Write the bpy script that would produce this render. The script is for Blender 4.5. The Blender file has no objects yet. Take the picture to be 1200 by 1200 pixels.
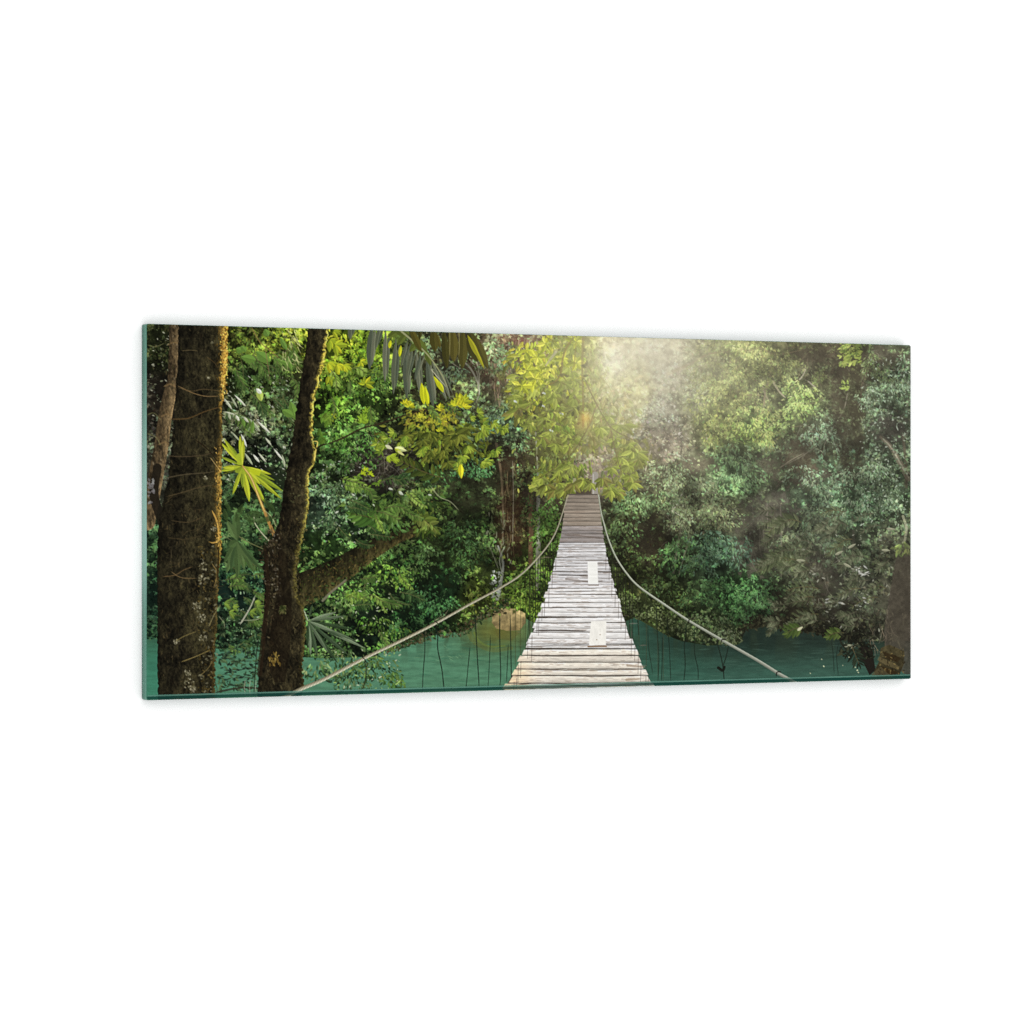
# ---------------------------------------------------------------- the printed picture, painted by numpy
import numpy as np, math
X0, Y0, X1, Y1 = 164.0, 372.0, 1076.0, 828.0
S = 2.0
CW, CH = int((X1-X0)*S), int((Y1-Y0)*S)
rng = np.random.default_rng(7)
YY, XX = np.mgrid[0:CH, 0:CW].astype(np.float32)
PX = XX/S + X0; PY = YY/S + Y0
def noise(cell, seed, ay=1.0):
    r = np.random.default_rng(seed)
    cx, cy = cell*S, cell*S*ay
    gw, gh = int(CW/cx)+3, int(CH/cy)+3
    g = r.random((gh, gw)).astype(np.float32)
    fx = np.arange(CW)/cx; fy = np.arange(CH)/cy
    ix = fx.astype(int); iy = fy.astype(int)
    tx = (fx-ix); ty = (fy-iy); tx = tx*tx*(3-2*tx); ty = ty*ty*(3-2*ty)
    a = g[iy][:, ix]; b = g[iy][:, ix+1]; c = g[iy+1][:, ix]; d = g[iy+1][:, ix+1]
    tx = tx[None, :].astype(np.float32); ty = ty[:, None].astype(np.float32)
    return (a*(1-tx)+b*tx)*(1-ty) + (c*(1-tx)+d*tx)*ty
def fbm(cell, seed, n=4, ay=1.0):
    o = 0; w = 1; t = 0
    for i in range(n):
        o = o + w*noise(cell/2**i, seed+i*17, ay); t += w; w *= .6
    o = o/t
    return np.clip((o-.5)*2.2+.5, 0, 1)
def sm(a, b, x):
    t = np.clip((x-a)/(b-a), 0, 1); return t*t*(3-2*t)

CP = [  # x, y, gap colour, leaf colour, leaf length
(178,400,(30,34,18),(84,94,56),3.4),(178,470,(34,30,24),(90,90,76),3),(178,560,(42,42,34),(90,98,80),4),(178,640,(28,44,30),(86,122,78),4),
(178,720,(18,34,25),(56,88,62),3.5),(290,400,(40,45,18),(130,150,60),5),(330,400,(42,52,18),(150,168,60),5),(300,440,(36,46,22),(95,125,65),5),
(290,500,(30,34,22),(120,128,100),5),(310,530,(28,35,24),(110,135,95),5),(340,470,(35,38,22),(90,110,70),4.5),(300,600,(30,42,25),(85,115,70),5),
(280,640,(28,44,26),(85,115,70),5),(280,690,(18,32,24),(66,102,70),5),(280,730,(28,42,28),(95,130,85),4.5),(390,400,(58,72,20),(176,190,58),5),
(420,420,(48,66,24),(146,172,66),5),(420,460,(42,60,25),(128,165,82),4),(388,470,(40,55,20),(115,155,60),5),(388,520,(38,55,26),(110,150,85),4.5),
(400,560,(38,52,28),(115,145,100),4.5),(380,600,(45,60,45),(135,158,135),3.6),(430,545,(43,40,34),(108,108,94),3),(462,545,(40,36,30),(96,96,80),3),
(420,610,(38,56,34),(120,150,105),4.5),(380,640,(34,52,25),(110,140,80),4),(450,600,(34,48,26),(95,120,70),5),(500,520,(45,55,30),(110,130,70),5),
(500,590,(33,44,24),(92,112,62),5),(510,450,(60,62,38),(128,150,85),4.5),(520,430,(72,70,50),(135,150,115),4),(570,420,(92,80,58),(150,168,128),4),
(604,400,(125,95,75),(172,165,135),4),(560,470,(75,75,52),(140,165,120),4),(590,450,(88,82,62),(152,170,132),4),(590,490,(66,78,58),(142,170,138),4),(560,560,(42,44,30),(80,100,66),4),
(540,580,(40,44,28),(66,85,52),4),(600,540,(58,52,38),(110,125,90),3.6),(605,610,(52,40,28),(92,88,62),3.4),(560,620,(38,48,28),(85,110,65),4),
(520,640,(28,36,20),(58,78,44),4),(520,690,(26,42,26),(72,118,72),3.6),(460,690,(20,30,18),(66,96,48),4),(430,730,(20,32,22),(88,125,60),4),
(480,720,(26,46,28),(70,112,68),4),(400,745,(20,30,20),(105,140,85),4),(560,700,(50,58,25),(118,132,68),4),(600,685,(44,54,25),(118,145,68),4),
(640,640,(45,54,26),(108,138,70),3.6),(640,705,(38,52,24),(118,150,62),4),(650,500,(98,100,62),(158,172,92),5),(700,555,(108,98,84),(152,145,115),4),
(640,575,(64,56,44),(108,126,82),4),(720,400,(190,176,125),(240,236,165),4),(680,400,(150,150,82),(208,210,112),4),(780,400,(176,158,122),(226,212,170),2.8),
(780,440,(150,136,108),(208,202,166),2.8),(750,450,(172,160,105),(230,222,152),3),(780,480,(128,118,100),(190,192,164),2.8),(780,520,(128,112,98),(192,180,152),2.6),
(760,560,(92,88,68),(165,175,130),3),(800,560,(88,86,66),(160,170,125),2.8),(740,600,(58,62,38),(125,152,102),3.4),(765,640,(50,42,32),(92,116,68),3.4),
(800,600,(72,68,54),(142,148,114),3),(800,650,(44,52,34),(105,148,88),4),(745,680,(44,48,28),(92,108,58),3),(780,705,(36,40,22),(88,102,58),3),
(810,470,(130,122,92),(194,194,142),2.8),(830,420,(140,130,88),(208,202,130),3),(880,410,(128,120,72),(206,200,112),3.4),(860,460,(112,106,62),(178,178,92),3),
(840,490,(98,96,56),(168,172,80),3.2),(900,460,(104,98,68),(164,168,100),2.6),(885,500,(86,96,54),(160,180,90),3.2),(935,470,(84,88,56),(150,172,88),3),
(900,545,(80,80,62),(128,150,105),3),(860,560,(80,90,65),(146,182,126),3.4),(930,400,(108,98,64),(172,170,96),3),(930,540,(78,72,58),(116,126,96),2.8),
(960,430,(85,75,56),(132,130,90),2.8),(1000,420,(72,62,44),(128,138,66),3.4),(1000,475,(62,58,42),(105,114,80),3.4),(1040,420,(86,80,66),(148,160,114),3),
(1058,440,(86,92,75),(168,194,155),3.4),(1030,470,(76,80,65),(145,165,130),3.2),(1050,500,(72,72,62),(128,138,114),3.2),(1045,560,(70,76,60),(140,164,125),3.4),
(970,510,(70,68,52),(138,165,130),3.4),(980,560,(58,68,50),(136,172,132),3.2),(1000,590,(54,68,48),(126,168,126),3.2),(950,580,(70,76,62),(130,156,120),3),
(900,602,(86,76,68),(114,112,92),2.6),(880,640,(80,70,62),(98,96,80),2.6),(850,600,(72,66,52),(130,140,100),3),(840,650,(46,58,44),(110,148,112),4),
(870,690,(33,48,28),(85,138,75),3.2),(900,710,(44,48,34),(88,130,78),3.2),(930,650,(74,68,58),(112,116,88),4),(960,620,(70,70,58),(115,130,100),3.4),
(1000,640,(54,56,44),(105,124,90),3.6),(960,690,(60,54,44),(104,104,84),3.6),(1000,700,(60,57,50),(110,114,90),3.4),(940,730,(40,38,26),(72,74,46),3.2),
(1045,650,(74,68,58),(120,125,95),3.2),(1055,700,(86,76,66),(105,98,82),3),(830,738,(34,40,24),(94,110,70),3),(1010,745,(48,44,36),(90,88,66),3.4)]
cpx = np.array([c[0] for c in CP], float); cpy = np.array([c[1] for c in CP], float)
cpv = np.array([[*c[2], *c[3], c[4]] for c in CP], float)
_r = np.clip((cpx-720)/120, 0, 1)[:, None]
cpv[:, :3] *= 1-_r*np.array([[.16, .06, .14]]); cpv[:, 3:6] *= 1+_r*np.array([[-.05, .02, -.05]])
_l = ((cpx > 365) & (cpx < 700))[:, None]*1.0; cpv[:, 3:6] *= 1+_l*np.array([[.06, .09, .0]]); cpv[:, :3] *= 1-_l*.1
lw, lh = CW//8+2, CH//8+2
lx = (np.arange(lw)*8)/S+X0; ly = (np.arange(lh)*8)/S+Y0
d2 = (lx[None, :, None]-cpx)**2 + (ly[:, None, None]-cpy)**2
wgt = 1/(d2+60)**2.2
low = (wgt@cpv)/wgt.sum(-1, keepdims=True)
def up(a):
    fx = np.arange(CW)/8; fy = np.arange(CH)/8
    ix = fx.astype(int); iy = fy.astype(int); tx = (fx-ix)[None, :, None]; ty = (fy-iy)[:, None, None]
    return ((a[iy][:, ix]*(1-tx)+a[iy][:, ix+1]*tx)*(1-ty)+(a[iy+1][:, ix]*(1-tx)+a[iy+1][:, ix+1]*tx)*ty).astype(np.float32)
full = up(low)
DK, LT, SZ = full[..., :3]/255, full[..., 3:6]/255, full[..., 6]
clump = .55*fbm(26, 11, 3, .8) + .45*fbm(9, 41, 3, .75)
clump = np.clip((clump-.5)*1.7+.5, 0, 1)
n1 = fbm(5, 77, 3)[..., None]; n2 = noise(1.1, 5)[..., None]
img = DK*(.62+.5*n1) + (LT-DK)*(.25*(clump[..., None]*n1*n2)*2)
img = img.astype(np.float32)
ANG = fbm(30, 99, 2)*math.pi*2.4

def stamp_leaves(x, y, L, W, ang, col, alpha=None, two=.0, tip=.8):
    """x,y base centre, L length, W width (photo px), ang radians (0 = right, + = down), col Nx3"""
    n = len(x)
    if n == 0: return
    x = np.asarray(x, float); y = np.asarray(y, float); L = np.broadcast_to(L, n).astype(float); W = np.broadcast_to(W, n).astype(float)
    ang = np.broadcast_to(ang, n).astype(float); col = np.broadcast_to(col, (n, 3)).astype(np.float32)
    alpha = np.broadcast_to(1.0 if alpha is None else alpha, n)
    for i0 in range(0, n, 3000):
        sl = slice(i0, min(n, i0+3000))
        K = int(np.ceil(L[sl].max()*S))+3
        cx = (x[sl]-X0)*S; cy = (y[sl]-Y0)*S
        bx = np.round(cx-K/2).astype(int); by = np.round(cy-K/2).astype(int)
        gy, gx = np.mgrid[0:K, 0:K]
        dx = gx[None]+bx[:, None, None]+.0-cx[:, None, None]; dy = gy[None]+by[:, None, None]-cy[:, None, None]
        ca = np.cos(ang[sl])[:, None, None]; sa = np.sin(ang[sl])[:, None, None]
        u = (dx*ca+dy*sa); v = -dx*sa+dy*ca
        Ls = (L[sl]*S)[:, None, None]; Ws = (W[sl]*S)[:, None, None]
        t = np.clip(u/Ls+.5, 0, 1)
        prof = np.sin(np.pi*t**tip)**.8
        cov = np.clip(prof*Ws*.5-np.abs(v)+.5, 0, 1)*np.clip((Ls*.5-np.abs(u))+.5, 0, 1)
        cov = (cov*alpha[sl][:, None, None]).astype(np.float32)
        sh = (1+two*np.where(v > 0, -1, .6)-two*1.2*(np.abs(v) < .5)).astype(np.float32) if two else None
        for k in range(cov.shape[0]):
            X, Y = bx[k], by[k]
            if X < 0 or Y < 0 or X+K > CW or Y+K > CH:
                xa, ya = max(X, 0), max(Y, 0); xb, yb = min(X+K, CW), min(Y+K, CH)
                if xb <= xa or yb <= ya: continue
                c = cov[k][ya-Y:yb-Y, xa-X:xb-X, None]; p = img[ya:yb, xa:xb]
                s = 1 if sh is None else sh[k][ya-Y:yb-Y, xa-X:xb-X, None]
            else:
                c = cov[k][..., None]; p = img[Y:Y+K, X:X+K]; s = 1 if sh is None else sh[k][..., None]
            p += c*(np.minimum(col[i0+k]*s, 1)-p)
def at(a, x, y):
    return a[np.clip(((np.asarray(y)-Y0)*S).astype(int), 0, CH-1), np.clip(((np.asarray(x)-X0)*S).astype(int), 0, CW-1)]
def poly_mask(pts, soft=0):
    pts = np.array(pts, float)
    xa, ya = pts.min(0)-2-soft; xb, yb = pts.max(0)+2+soft
    xa = max(int((xa-X0)*S), 0); ya = max(int((ya-Y0)*S), 0); xb = min(int((xb-X0)*S)+1, CW); yb = min(int((yb-Y0)*S)+1, CH)
    if xb <= xa or yb <= ya: return None
    Q = 3
    gx = (np.arange((xb-xa)*Q)+.5)/Q+xa; gy = (np.arange((yb-ya)*Q)+.5)/Q+ya
    P = (pts-[X0, Y0])*S
    ins = np.zeros((len(gy), len(gx)), bool)
    for i in range(len(P)):
        (ax, ay), (bx, by) = P[i], P[(i+1) % len(P)]
        if ay == by: continue
        rows = (gy >= min(ay, by)) & (gy < max(ay, by))
        xi = ax+(gy[rows]-ay)*(bx-ax)/(by-ay)
        ins[rows] ^= gx[None, :] < xi[:, None]
    m = ins.reshape(yb-ya, Q, xb-xa, Q).mean((1, 3)).astype(np.float32)
    return m, slice(ya, yb), slice(xa, xb)
def fill(pts, col, a=1.0):
    r = poly_mask(pts)
    if r is None: return
    m, ys, xs = r
    c = col(ys, xs) if callable(col) else np.array(col, np.float32)/255
    img[ys, xs] += (m*a)[..., None]*(c-img[ys, xs])
def smooth(pts, n=8):
    pts = np.array(pts, float)
    if len(pts) < 3: return pts
    P = np.vstack([2*pts[0]-pts[1], pts, 2*pts[-1]-pts[-2]]); out = []
    for i in range(1, len(P)-2):
        for t in np.arange(n)/n:
            out.append(.5*((2*P[i])+(P[i+1]-P[i-1])*t+(2*P[i-1]-5*P[i]+4*P[i+1]-P[i+2])*t*t+(-P[i-1]+3*P[i]-3*P[i+1]+P[i+2])*t**3))
    out.append(P[-2]); return np.array(out)
def stroke(pts, w0, w1, col, a=1.0, sp=True, shade=None, dash=None, a1=None):
    """pts photo px; width tapers w0..w1; shade(side -1..1, t, n) -> multiplier"""
    p = smooth(pts) if sp else np.array(pts, float)
    seg = np.hypot(*(p[1:]-p[:-1]).T); tot = seg.sum(); acc = np.concatenate([[0], np.cumsum(seg)])/max(tot, 1e-6)
    col = np.array(col, np.float32)/255
    W = max(w0, w1)
    xa = max(int((p[:, 0].min()-W-1-X0)*S), 0); xb = min(int((p[:, 0].max()+W+1-X0)*S)+2, CW)
    ya = max(int((p[:, 1].min()-W-1-Y0)*S), 0); yb = min(int((p[:, 1].max()+W+1-Y0)*S)+2, CH)
    if xb <= xa or yb <= ya: return
    best = np.full((yb-ya, xb-xa), 1e9, np.float32); T = np.zeros_like(best); SG = np.zeros_like(best)
    for i in range(len(p)-1):
        ax, ay = p[i]; bx, by = p[i+1]
        xs0 = max(int((min(ax, bx)-W-1-X0)*S), xa); xs1 = min(int((max(ax, bx)+W+1-X0)*S)+2, xb)
        ys0 = max(int((min(ay, by)-W-1-Y0)*S), ya); ys1 = min(int((max(ay, by)+W+1-Y0)*S)+2, yb)
        if xs1 <= xs0 or ys1 <= ys0: continue
        gx = PX[ys0:ys1, xs0:xs1]; gy = PY[ys0:ys1, xs0:xs1]
        dx, dy = bx-ax, by-ay; l2 = dx*dx+dy*dy+1e-9
        t = np.clip(((gx-ax)*dx+(gy-ay)*dy)/l2, 0, 1)
        ex = gx-ax-t*dx; ey = gy-ay-t*dy; d = np.hypot(ex, ey)
        sl = (slice(ys0-ya, ys1-ya), slice(xs0-xa, xs1-xa))
        b = best[sl]; m = d < b
        b[m] = d[m]; T[sl][m] = (acc[i]+(acc[i+1]-acc[i])*t)[m]
        SG[sl][m] = np.sign(dx*ey-dy*ex)[m]
    w = w0+(w1-w0)*T
    if sp and max(w0, w1) <= 2.4: w = w*np.clip(np.minimum(T, 1-T)*7+.25, 0, 1)
    ww = np.maximum(w, .5); am = np.minimum(1, w/.5)
    cov = np.clip((ww*.5-best)*S+.5, 0, 1)*am*(a if a1 is None else a+(a1-a)*T)
    if shade is not None:
        side = SG*best/(ww*.5)
        m = shade(np.clip(side, -1, 1), T, (slice(ya, yb), slice(xa, xb)))
        c = np.clip(col*m if m.ndim == 3 else col*m[..., None], 0, 1)
    else: c = col
    t = img[ya:yb, xa:xb]; t += cov[..., None]*(c-t)
def C(*c): return np.array(c, np.float32)/255

# ---- background foliage: gaps, clumps of leaves, bright leaf tips, twigs
def foliage(n, lo, hi, smul, bright, seed, region=None, elong=.42, al=.95, spread=.9):
    r = np.random.default_rng(seed)
    x = r.uniform(X0, X1, n*3); y = r.uniform(Y0, Y1, n*3)
    c = at(clump, x, y)
    keep = r.random(n*3) < sm(lo, hi, c)
    if region is not None: keep &= region(x, y)
    x, y, c = x[keep][:n], y[keep][:n], c[keep][:n]
    k = len(x)
    L = at(SZ, x, y)*smul*r.uniform(.6, 1.3, k)
    a = at(ANG, x, y)+r.normal(0, spread, k)
    # lit from above: leaves near the top of a clump are lighter
    g = at(clump, x, y+4)-at(clump, x, y-4)
    b = np.clip(bright + .55*(c-.5) + 1.2*g + r.normal(0, .2, k), -.35, 1.35)[:, None]
    hz = np.exp(-(((x-765)/80)**2+((y-430)/90)**2))*.5+.18*sm(720, 860, x)
    b = b*(1-hz[:, None])+.55*hz[:, None]
    col = at(DK, x, y)*(1-b)+at(LT, x, y)*b
    col *= r.uniform(.82, 1.16, (k, 1)); col *= 1+r.normal(0, .06, (k, 3))
    o = np.argsort(b[:, 0]+r.normal(0, .25, k))
    stamp_leaves(x[o], y[o], L[o], (L*elong*r.uniform(.8, 1.2, k))[o], a[o], np.clip(col, 0, 1)[o], al)
foliage(15000, .12, .5, 1.1, .22, 1)
foliage(9000, .25, .6, .9, .42, 2)
def sprays(n, lo, hi, smul, bright, seed, region=None, k=5, al=.92, fan=1.1, e=.34):
    r = np.random.default_rng(seed)
    x = r.uniform(X0, X1, n*3); y = r.uniform(Y0, Y1, n*3); c = at(clump, x, y)
    keep = r.random(n*3) < sm(lo, hi, c)
    if region is not None: keep &= region(x, y)
    x, y, c = x[keep][:n], y[keep][:n], c[keep][:n]; m = len(x)
    g = at(clump, x, y+4)-at(clump, x, y-4)
    b = bright+.5*(c-.5)+1.2*g+r.normal(0, .17, m)
    hz = np.exp(-(((x-765)/80)**2+((y-430)/90)**2))*.5+.15*sm(720, 860, x); b = b*(1-hz)+.55*hz
    o = np.argsort(b+r.normal(0, .2, m)); x, y, b = x[o], y[o], b[o]
    base = math.pi/2+np.cos(at(ANG, x, y))*1.1+r.normal(0, .45, m)
    tone = r.uniform(.85, 1.12, (m, 1))*(1+r.normal(0, .045, (m, 3)))
    L0 = at(SZ, x, y)*smul*r.uniform(.7, 1.3, m)
    a = base[:, None]+np.linspace(-fan, fan, k)[None]+r.normal(0, .16, (m, k))
    L = L0[:, None]*(1-.3*np.abs(np.linspace(-1, 1, k)))[None]*r.uniform(.75, 1.2, (m, k))
    X = x[:, None]+np.cos(a)*L*.6; Y = y[:, None]+np.sin(a)*L*.6
    bb = np.clip(b[:, None]+r.normal(0, .13, (m, k))-.12*np.sin(a), -.3, 1.35)[..., None]
    D = at(DK, x, y)[:, None]; T_ = at(LT, x, y)[:, None]
    col = np.clip((D*(1-bb)+T_*bb)*tone[:, None], 0, 1)
    stamp_leaves(X.ravel(), Y.ravel(), L.ravel(), (L*e).ravel(), a.ravel(), col.reshape(-1, 3), al)
sprays(4200, .2, .6, 1.15, .35, 21)
sprays(5200, .34, .72, 1.0, .62, 22)
sprays(3600, .42, .8, .85, .95, 23)
foliage(4500, .2, .8, .45, 1.2, 6)
foliage(4000, .0, .3, .6, -.15, 8)
# pinholes of dark between leaves
def specks(n, x0, y0, x1, y1, cols, l0, l1, e=.4, al=.9, seed=0, ang=None, spread=.5, two=0, mask=None):
    r = np.random.default_rng(seed+1000)
    x = r.uniform(x0, x1, n); y = r.uniform(y0, y1, n)
    if mask is not None:
        k = mask(x, y); x, y = x[k], y[k]
    n = len(x)
    L = r.uniform(l0, l1, n)
    a = r.uniform(0, math.pi*2, n) if ang is None else r.normal(ang, spread, n)
    cc = np.array(cols, float)/255; c = cc[r.integers(0, len(cc), n)]*r.uniform(.85, 1.1, (n, 1))
    stamp_leaves(x, y, L, L*e, a, np.clip(c, 0, 1), al, two)
def twigs(n, x0, y0, x1, y1, col, l0, l1, w=.7, ang=None, spread=.6, seed=0, al=.7):
    r = np.random.default_rng(seed+2000)
    for i in range(n):
        x = r.uniform(x0, x1); y = r.uniform(y0, y1); l = r.uniform(l0, l1)
        a = r.uniform(0, math.pi*2) if ang is None else r.normal(ang, spread)
        b = a+r.normal(0, .5)
        m = (x+math.cos(a)*l*.5, y+math.sin(a)*l*.5)
        k = r.uniform(.75, 1.15)
        stroke([(x, y), m, (m[0]+math.cos(b)*l*.5, m[1]+math.sin(b)*l*.5)], w*r.uniform(.7, 1.3), w*.5, np.array(col)*k, al)
PI = math.pi
# dark hollows
def hollow(x, y, rx, ry, col, a, seed=0):
    xa = max(int((x-rx*1.6-X0)*S), 0); xb = min(int((x+rx*1.6-X0)*S), CW); ya = max(int((y-ry*1.6-Y0)*S), 0); yb = min(int((y+ry*1.6-Y0)*S), CH)
    s = (slice(ya, yb), slice(xa, xb))
    d = np.hypot((PX[s]-x)/rx, (PY[s]-y)/ry)+.9*(n1[s][..., 0]-.5)+.5*(clump[s]-.5)
    m = (sm(1.15, .55, d)*a)[..., None]
    img[s] += m*(C(*col)*(.85+.3*n2[s])-img[s])
for h in [(455,548,42,24,(44,40,34),.75),(540,575,40,30,(42,44,30),.75),(530,640,34,34,(30,36,20),.7),(598,610,16,55,(56,42,30),.75),
          (470,690,36,30,(22,30,18),.7),(430,725,36,12,(20,28,20),.8),(270,700,30,18,(18,30,26),.8),(300,560,26,14,(30,34,24),.5),
          (345,430,16,30,(42,44,24),.5),(755,625,22,24,(46,42,32),.8),(795,635,16,14,(42,40,30),.6),(905,600,40,20,(78,74,64),.85),(885,640,26,34,(72,69,58),.85),(900,550,22,14,(85,78,64),.7),
          (985,425,16,26,(78,66,50),.8),(1000,440,24,50,(66,60,44),.6),(950,560,30,12,(80,72,60),.7),(1045,500,26,16,(76,72,64),.7),(940,535,20,24,(78,66,50),.6),(1040,420,30,12,(88,80,66),.6),
          (575,670,16,20,(40,48,26),.5),(925,715,46,22,(44,40,30),.8),(970,660,24,30,(66,60,52),.5),(990,725,34,18,(48,44,34),.7),(700,555,36,24,(112,100,90),.6),(635,580,18,20,(70,60,50),.7),
          (560,440,22,14,(88,74,58),.6),(178,560,10,20,(52,48,44),.6),(178,690,12,24,(16,30,24),.7),(820,545,24,10,(104,90,76),.5),(960,415,22,12,(74,64,48),.7),(1000,500,16,40,(56,54,38),.75),(995,545,22,16,(56,54,40),.6),(880,745,60,10,(24,26,20),.9),(960,738,50,10,(26,26,20),.9),(530,462,20,14,(62,54,40),.6)]:
    hollow(*h)
twigs(60, 430, 525, 485, 572, (122,116,108), 8, 22, .7, seed=1, al=.6)
twigs(70, 575, 392, 625, 470, (160,135,112), 10, 30, .9, PI/2, .12, seed=2, al=.6)
twigs(40, 575, 392, 625, 440, (120,85,65), 10, 30, 1.2, PI/2, .1, seed=3, al=.5)
twigs(20, 590, 540, 606, 640, (135,115,85), 14, 40, .9, PI/2, .08, seed=4, al=.5)
twigs(70, 820, 400, 960, 520, (120,100,75), 10, 34, .8, -.5, .7, seed=5, al=.6)
twigs(40, 940, 400, 1068, 560, (150,145,125), 8, 22, .7, seed=6, al=.5)
twigs(30, 780, 560, 860, 640, (150,140,120), 8, 24, .8, seed=7, al=.5)
twigs(40, 880, 590, 1000, 680, (130,125,108), 10, 40, .7, PI/2, .1, seed=8, al=.4)
twigs(60, 940, 640, 1060, 760, (135,132,115), 6, 18, .8, seed=9, al=.55)
twigs(50, 740, 400, 880, 520, (175,150,120), 8, 26, .7, seed=10, al=.4)
twigs(40, 480, 600, 600, 720, (70,74,50), 8, 26, .7, seed=11, al=.5)
# ---- water of the printed picture
def in_poly(px, py, poly):
    px = np.asarray(px); py = np.asarray(py); ins = np.zeros(px.shape, bool)
    for i in range(len(poly)):
        (ax, ay), (bx, by) = poly[i], poly[(i+1) % len(poly)]
        if ay == by: continue
        c = (py >= min(ay, by)) & (py < max(ay, by))
        ins ^= c & (px < ax+(py-ay)*(bx-ax)/(by-ay))
    return ins
ripple = fbm(16, 301, 3, .18)
REFL = fbm(10, 331, 3, 3.5)
def water_col(ys, xs):
    x = PX[ys, xs]; y = PY[ys, xs]
    rp = ripple[ys, xs]
    left = C(72,122,102); mid = C(84,130,104); right = C(53,93,79)
    t = sm(560, 800, x)[..., None]
    c = mid*(1-t)+right*t
    t = sm(300, 180, x)[..., None]; c = c*(1-t)+C(62,122,100)*t
    # darker below the far bank on the right
    d = (sm(796, 745, y)*sm(680, 850, x))[..., None]*.9
    c = c*(1-d)+C(28,40,34)*d
    d = (sm(762, 735, y)*sm(640, 460, x))[..., None]*.35
    c = c*(1-d)+C(40,70,50)*d
    v_ = REFL[ys, xs]; d = (sm(790, 735, y)*sm(.35, .8, v_))[..., None]*.45; c = c*(1-d)+C(48,62,44)*d
    # brown and yellow-green reflection near the stone
    g = np.exp(-((x-585)/38)**2-((y-742)/24)**2)[..., None]*.85
    c = c*(1-g)+(C(112,108,48)*(1-.5*sm(735, 770, y)[..., None])+C(20,40,30)*sm(735, 770, y)[..., None]*.5)*g
    return c*(.93+.14*rp[..., None])*(.985+.03*n2[ys, xs])
WL = [(160,744),(262,762),(300,758),(345,770),(380,772),(440,770),(452,762),(500,746),(545,740),(560,727),(582,722),(600,716),(640,738),(700,742),(745,724),(780,744),(800,752),(830,757),(868,756),(876,738),(900,735),(960,742),(1000,752),(1076,752),(1076,830),(160,830)]
fill(WL, water_col)
specks(120, 470, 750, 590, 800, [(90,140,108),(48,98,78)], 4, 14, .1, .35, 20, 0, .05)
specks(140, 750, 750, 1030, 800, [(70,104,90),(44,70,60)], 6, 22, .08, .35, 21, 0, .05)
specks(14, 480, 755, 545, 775, [(130,170,130)], 3, 9, .12, .5, 22, .3, .4)
# stone bank and its reflection
def rock(pts, c0, c1, seed=0):
    y0 = min(p[1] for p in pts); y1 = max(p[1] for p in pts)
    fill(pts, lambda ys, xs: (C(*c0)+(C(*c1)-C(*c0))*np.clip((PY[ys, xs]-y0)/(y1-y0), 0, 1)[..., None])*(.8+.4*n1[ys, xs]))
rock([(578,716),(590,713),(606,714),(616,719),(617,730),(610,739),(596,740),(582,737),(577,730)], (168,150,108), (128,112,76))
fill([(580,738),(610,741),(600,752),(584,748)], (96,92,50), .4)
stroke([(556,742),(562,752),(575,758),(592,757)], 3, 2, (112,128,58), .5)
stroke([(548,738),(556,752),(576,762),(600,760)], 6, 4, (108,108,52), .35)
# bank edge foliage hanging over the water
def bank(pts, n, cols, l0, l1, depth, seed, up_=12, e=.42):
    r = np.random.default_rng(seed+3000); p = smooth(pts, 6)
    t = r.random(n)*(len(p)-1); i = t.astype(int); f = (t-i)[:, None]
    q = p[i]*(1-f)+p[np.minimum(i+1, len(p)-1)]*f
    dy = r.uniform(-up_, depth, n)*r.random(n)**.5
    cc = np.array(cols, float)/255; c = cc[r.integers(0, len(cc), n)]*r.uniform(.8, 1.15, (n, 1))
    L = r.uniform(l0, l1, n)
    stamp_leaves(q[:, 0]+r.normal(0, 2, n), q[:, 1]+dy, L, L*e, r.uniform(0, PI*2, n), np.clip(c, 0, 1), .95)
G1 = [(24,40,22),(40,66,34),(66,98,48),(30,50,28)]
bank([(160,742),(200,744),(256,756),(300,756),(345,764)], 500, [(20,44,34),(40,70,46),(75,110,75)], 3, 6, 8, 1)
bank([(450,764),(480,755),(500,748),(545,741),(560,729),(580,716),(600,708)], 650, [(40,48,28),(64,84,48),(96,96,72),(40,60,36),(84,74,50)], 2.5, 5, 4, 2)
bank([(600,705),(620,712),(630,722),(636,735)], 320, [(70,90,34),(96,122,48),(44,58,24),(120,145,56)], 3, 6, 6, 3)
bank([(730,705),(745,722),(765,722),(790,738),(810,748),(850,752),(868,750)], 900, [(34,40,24),(60,70,40),(88,100,62),(40,46,28),(105,115,80)], 2.5, 4.5, 5, 4, 22)
bank([(868,738),(900,732),(940,738),(985,745),(1010,752)], 700, [(30,28,20),(40,38,26),(26,26,18),(60,60,40)], 3, 6, 5, 5, 16)

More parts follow.
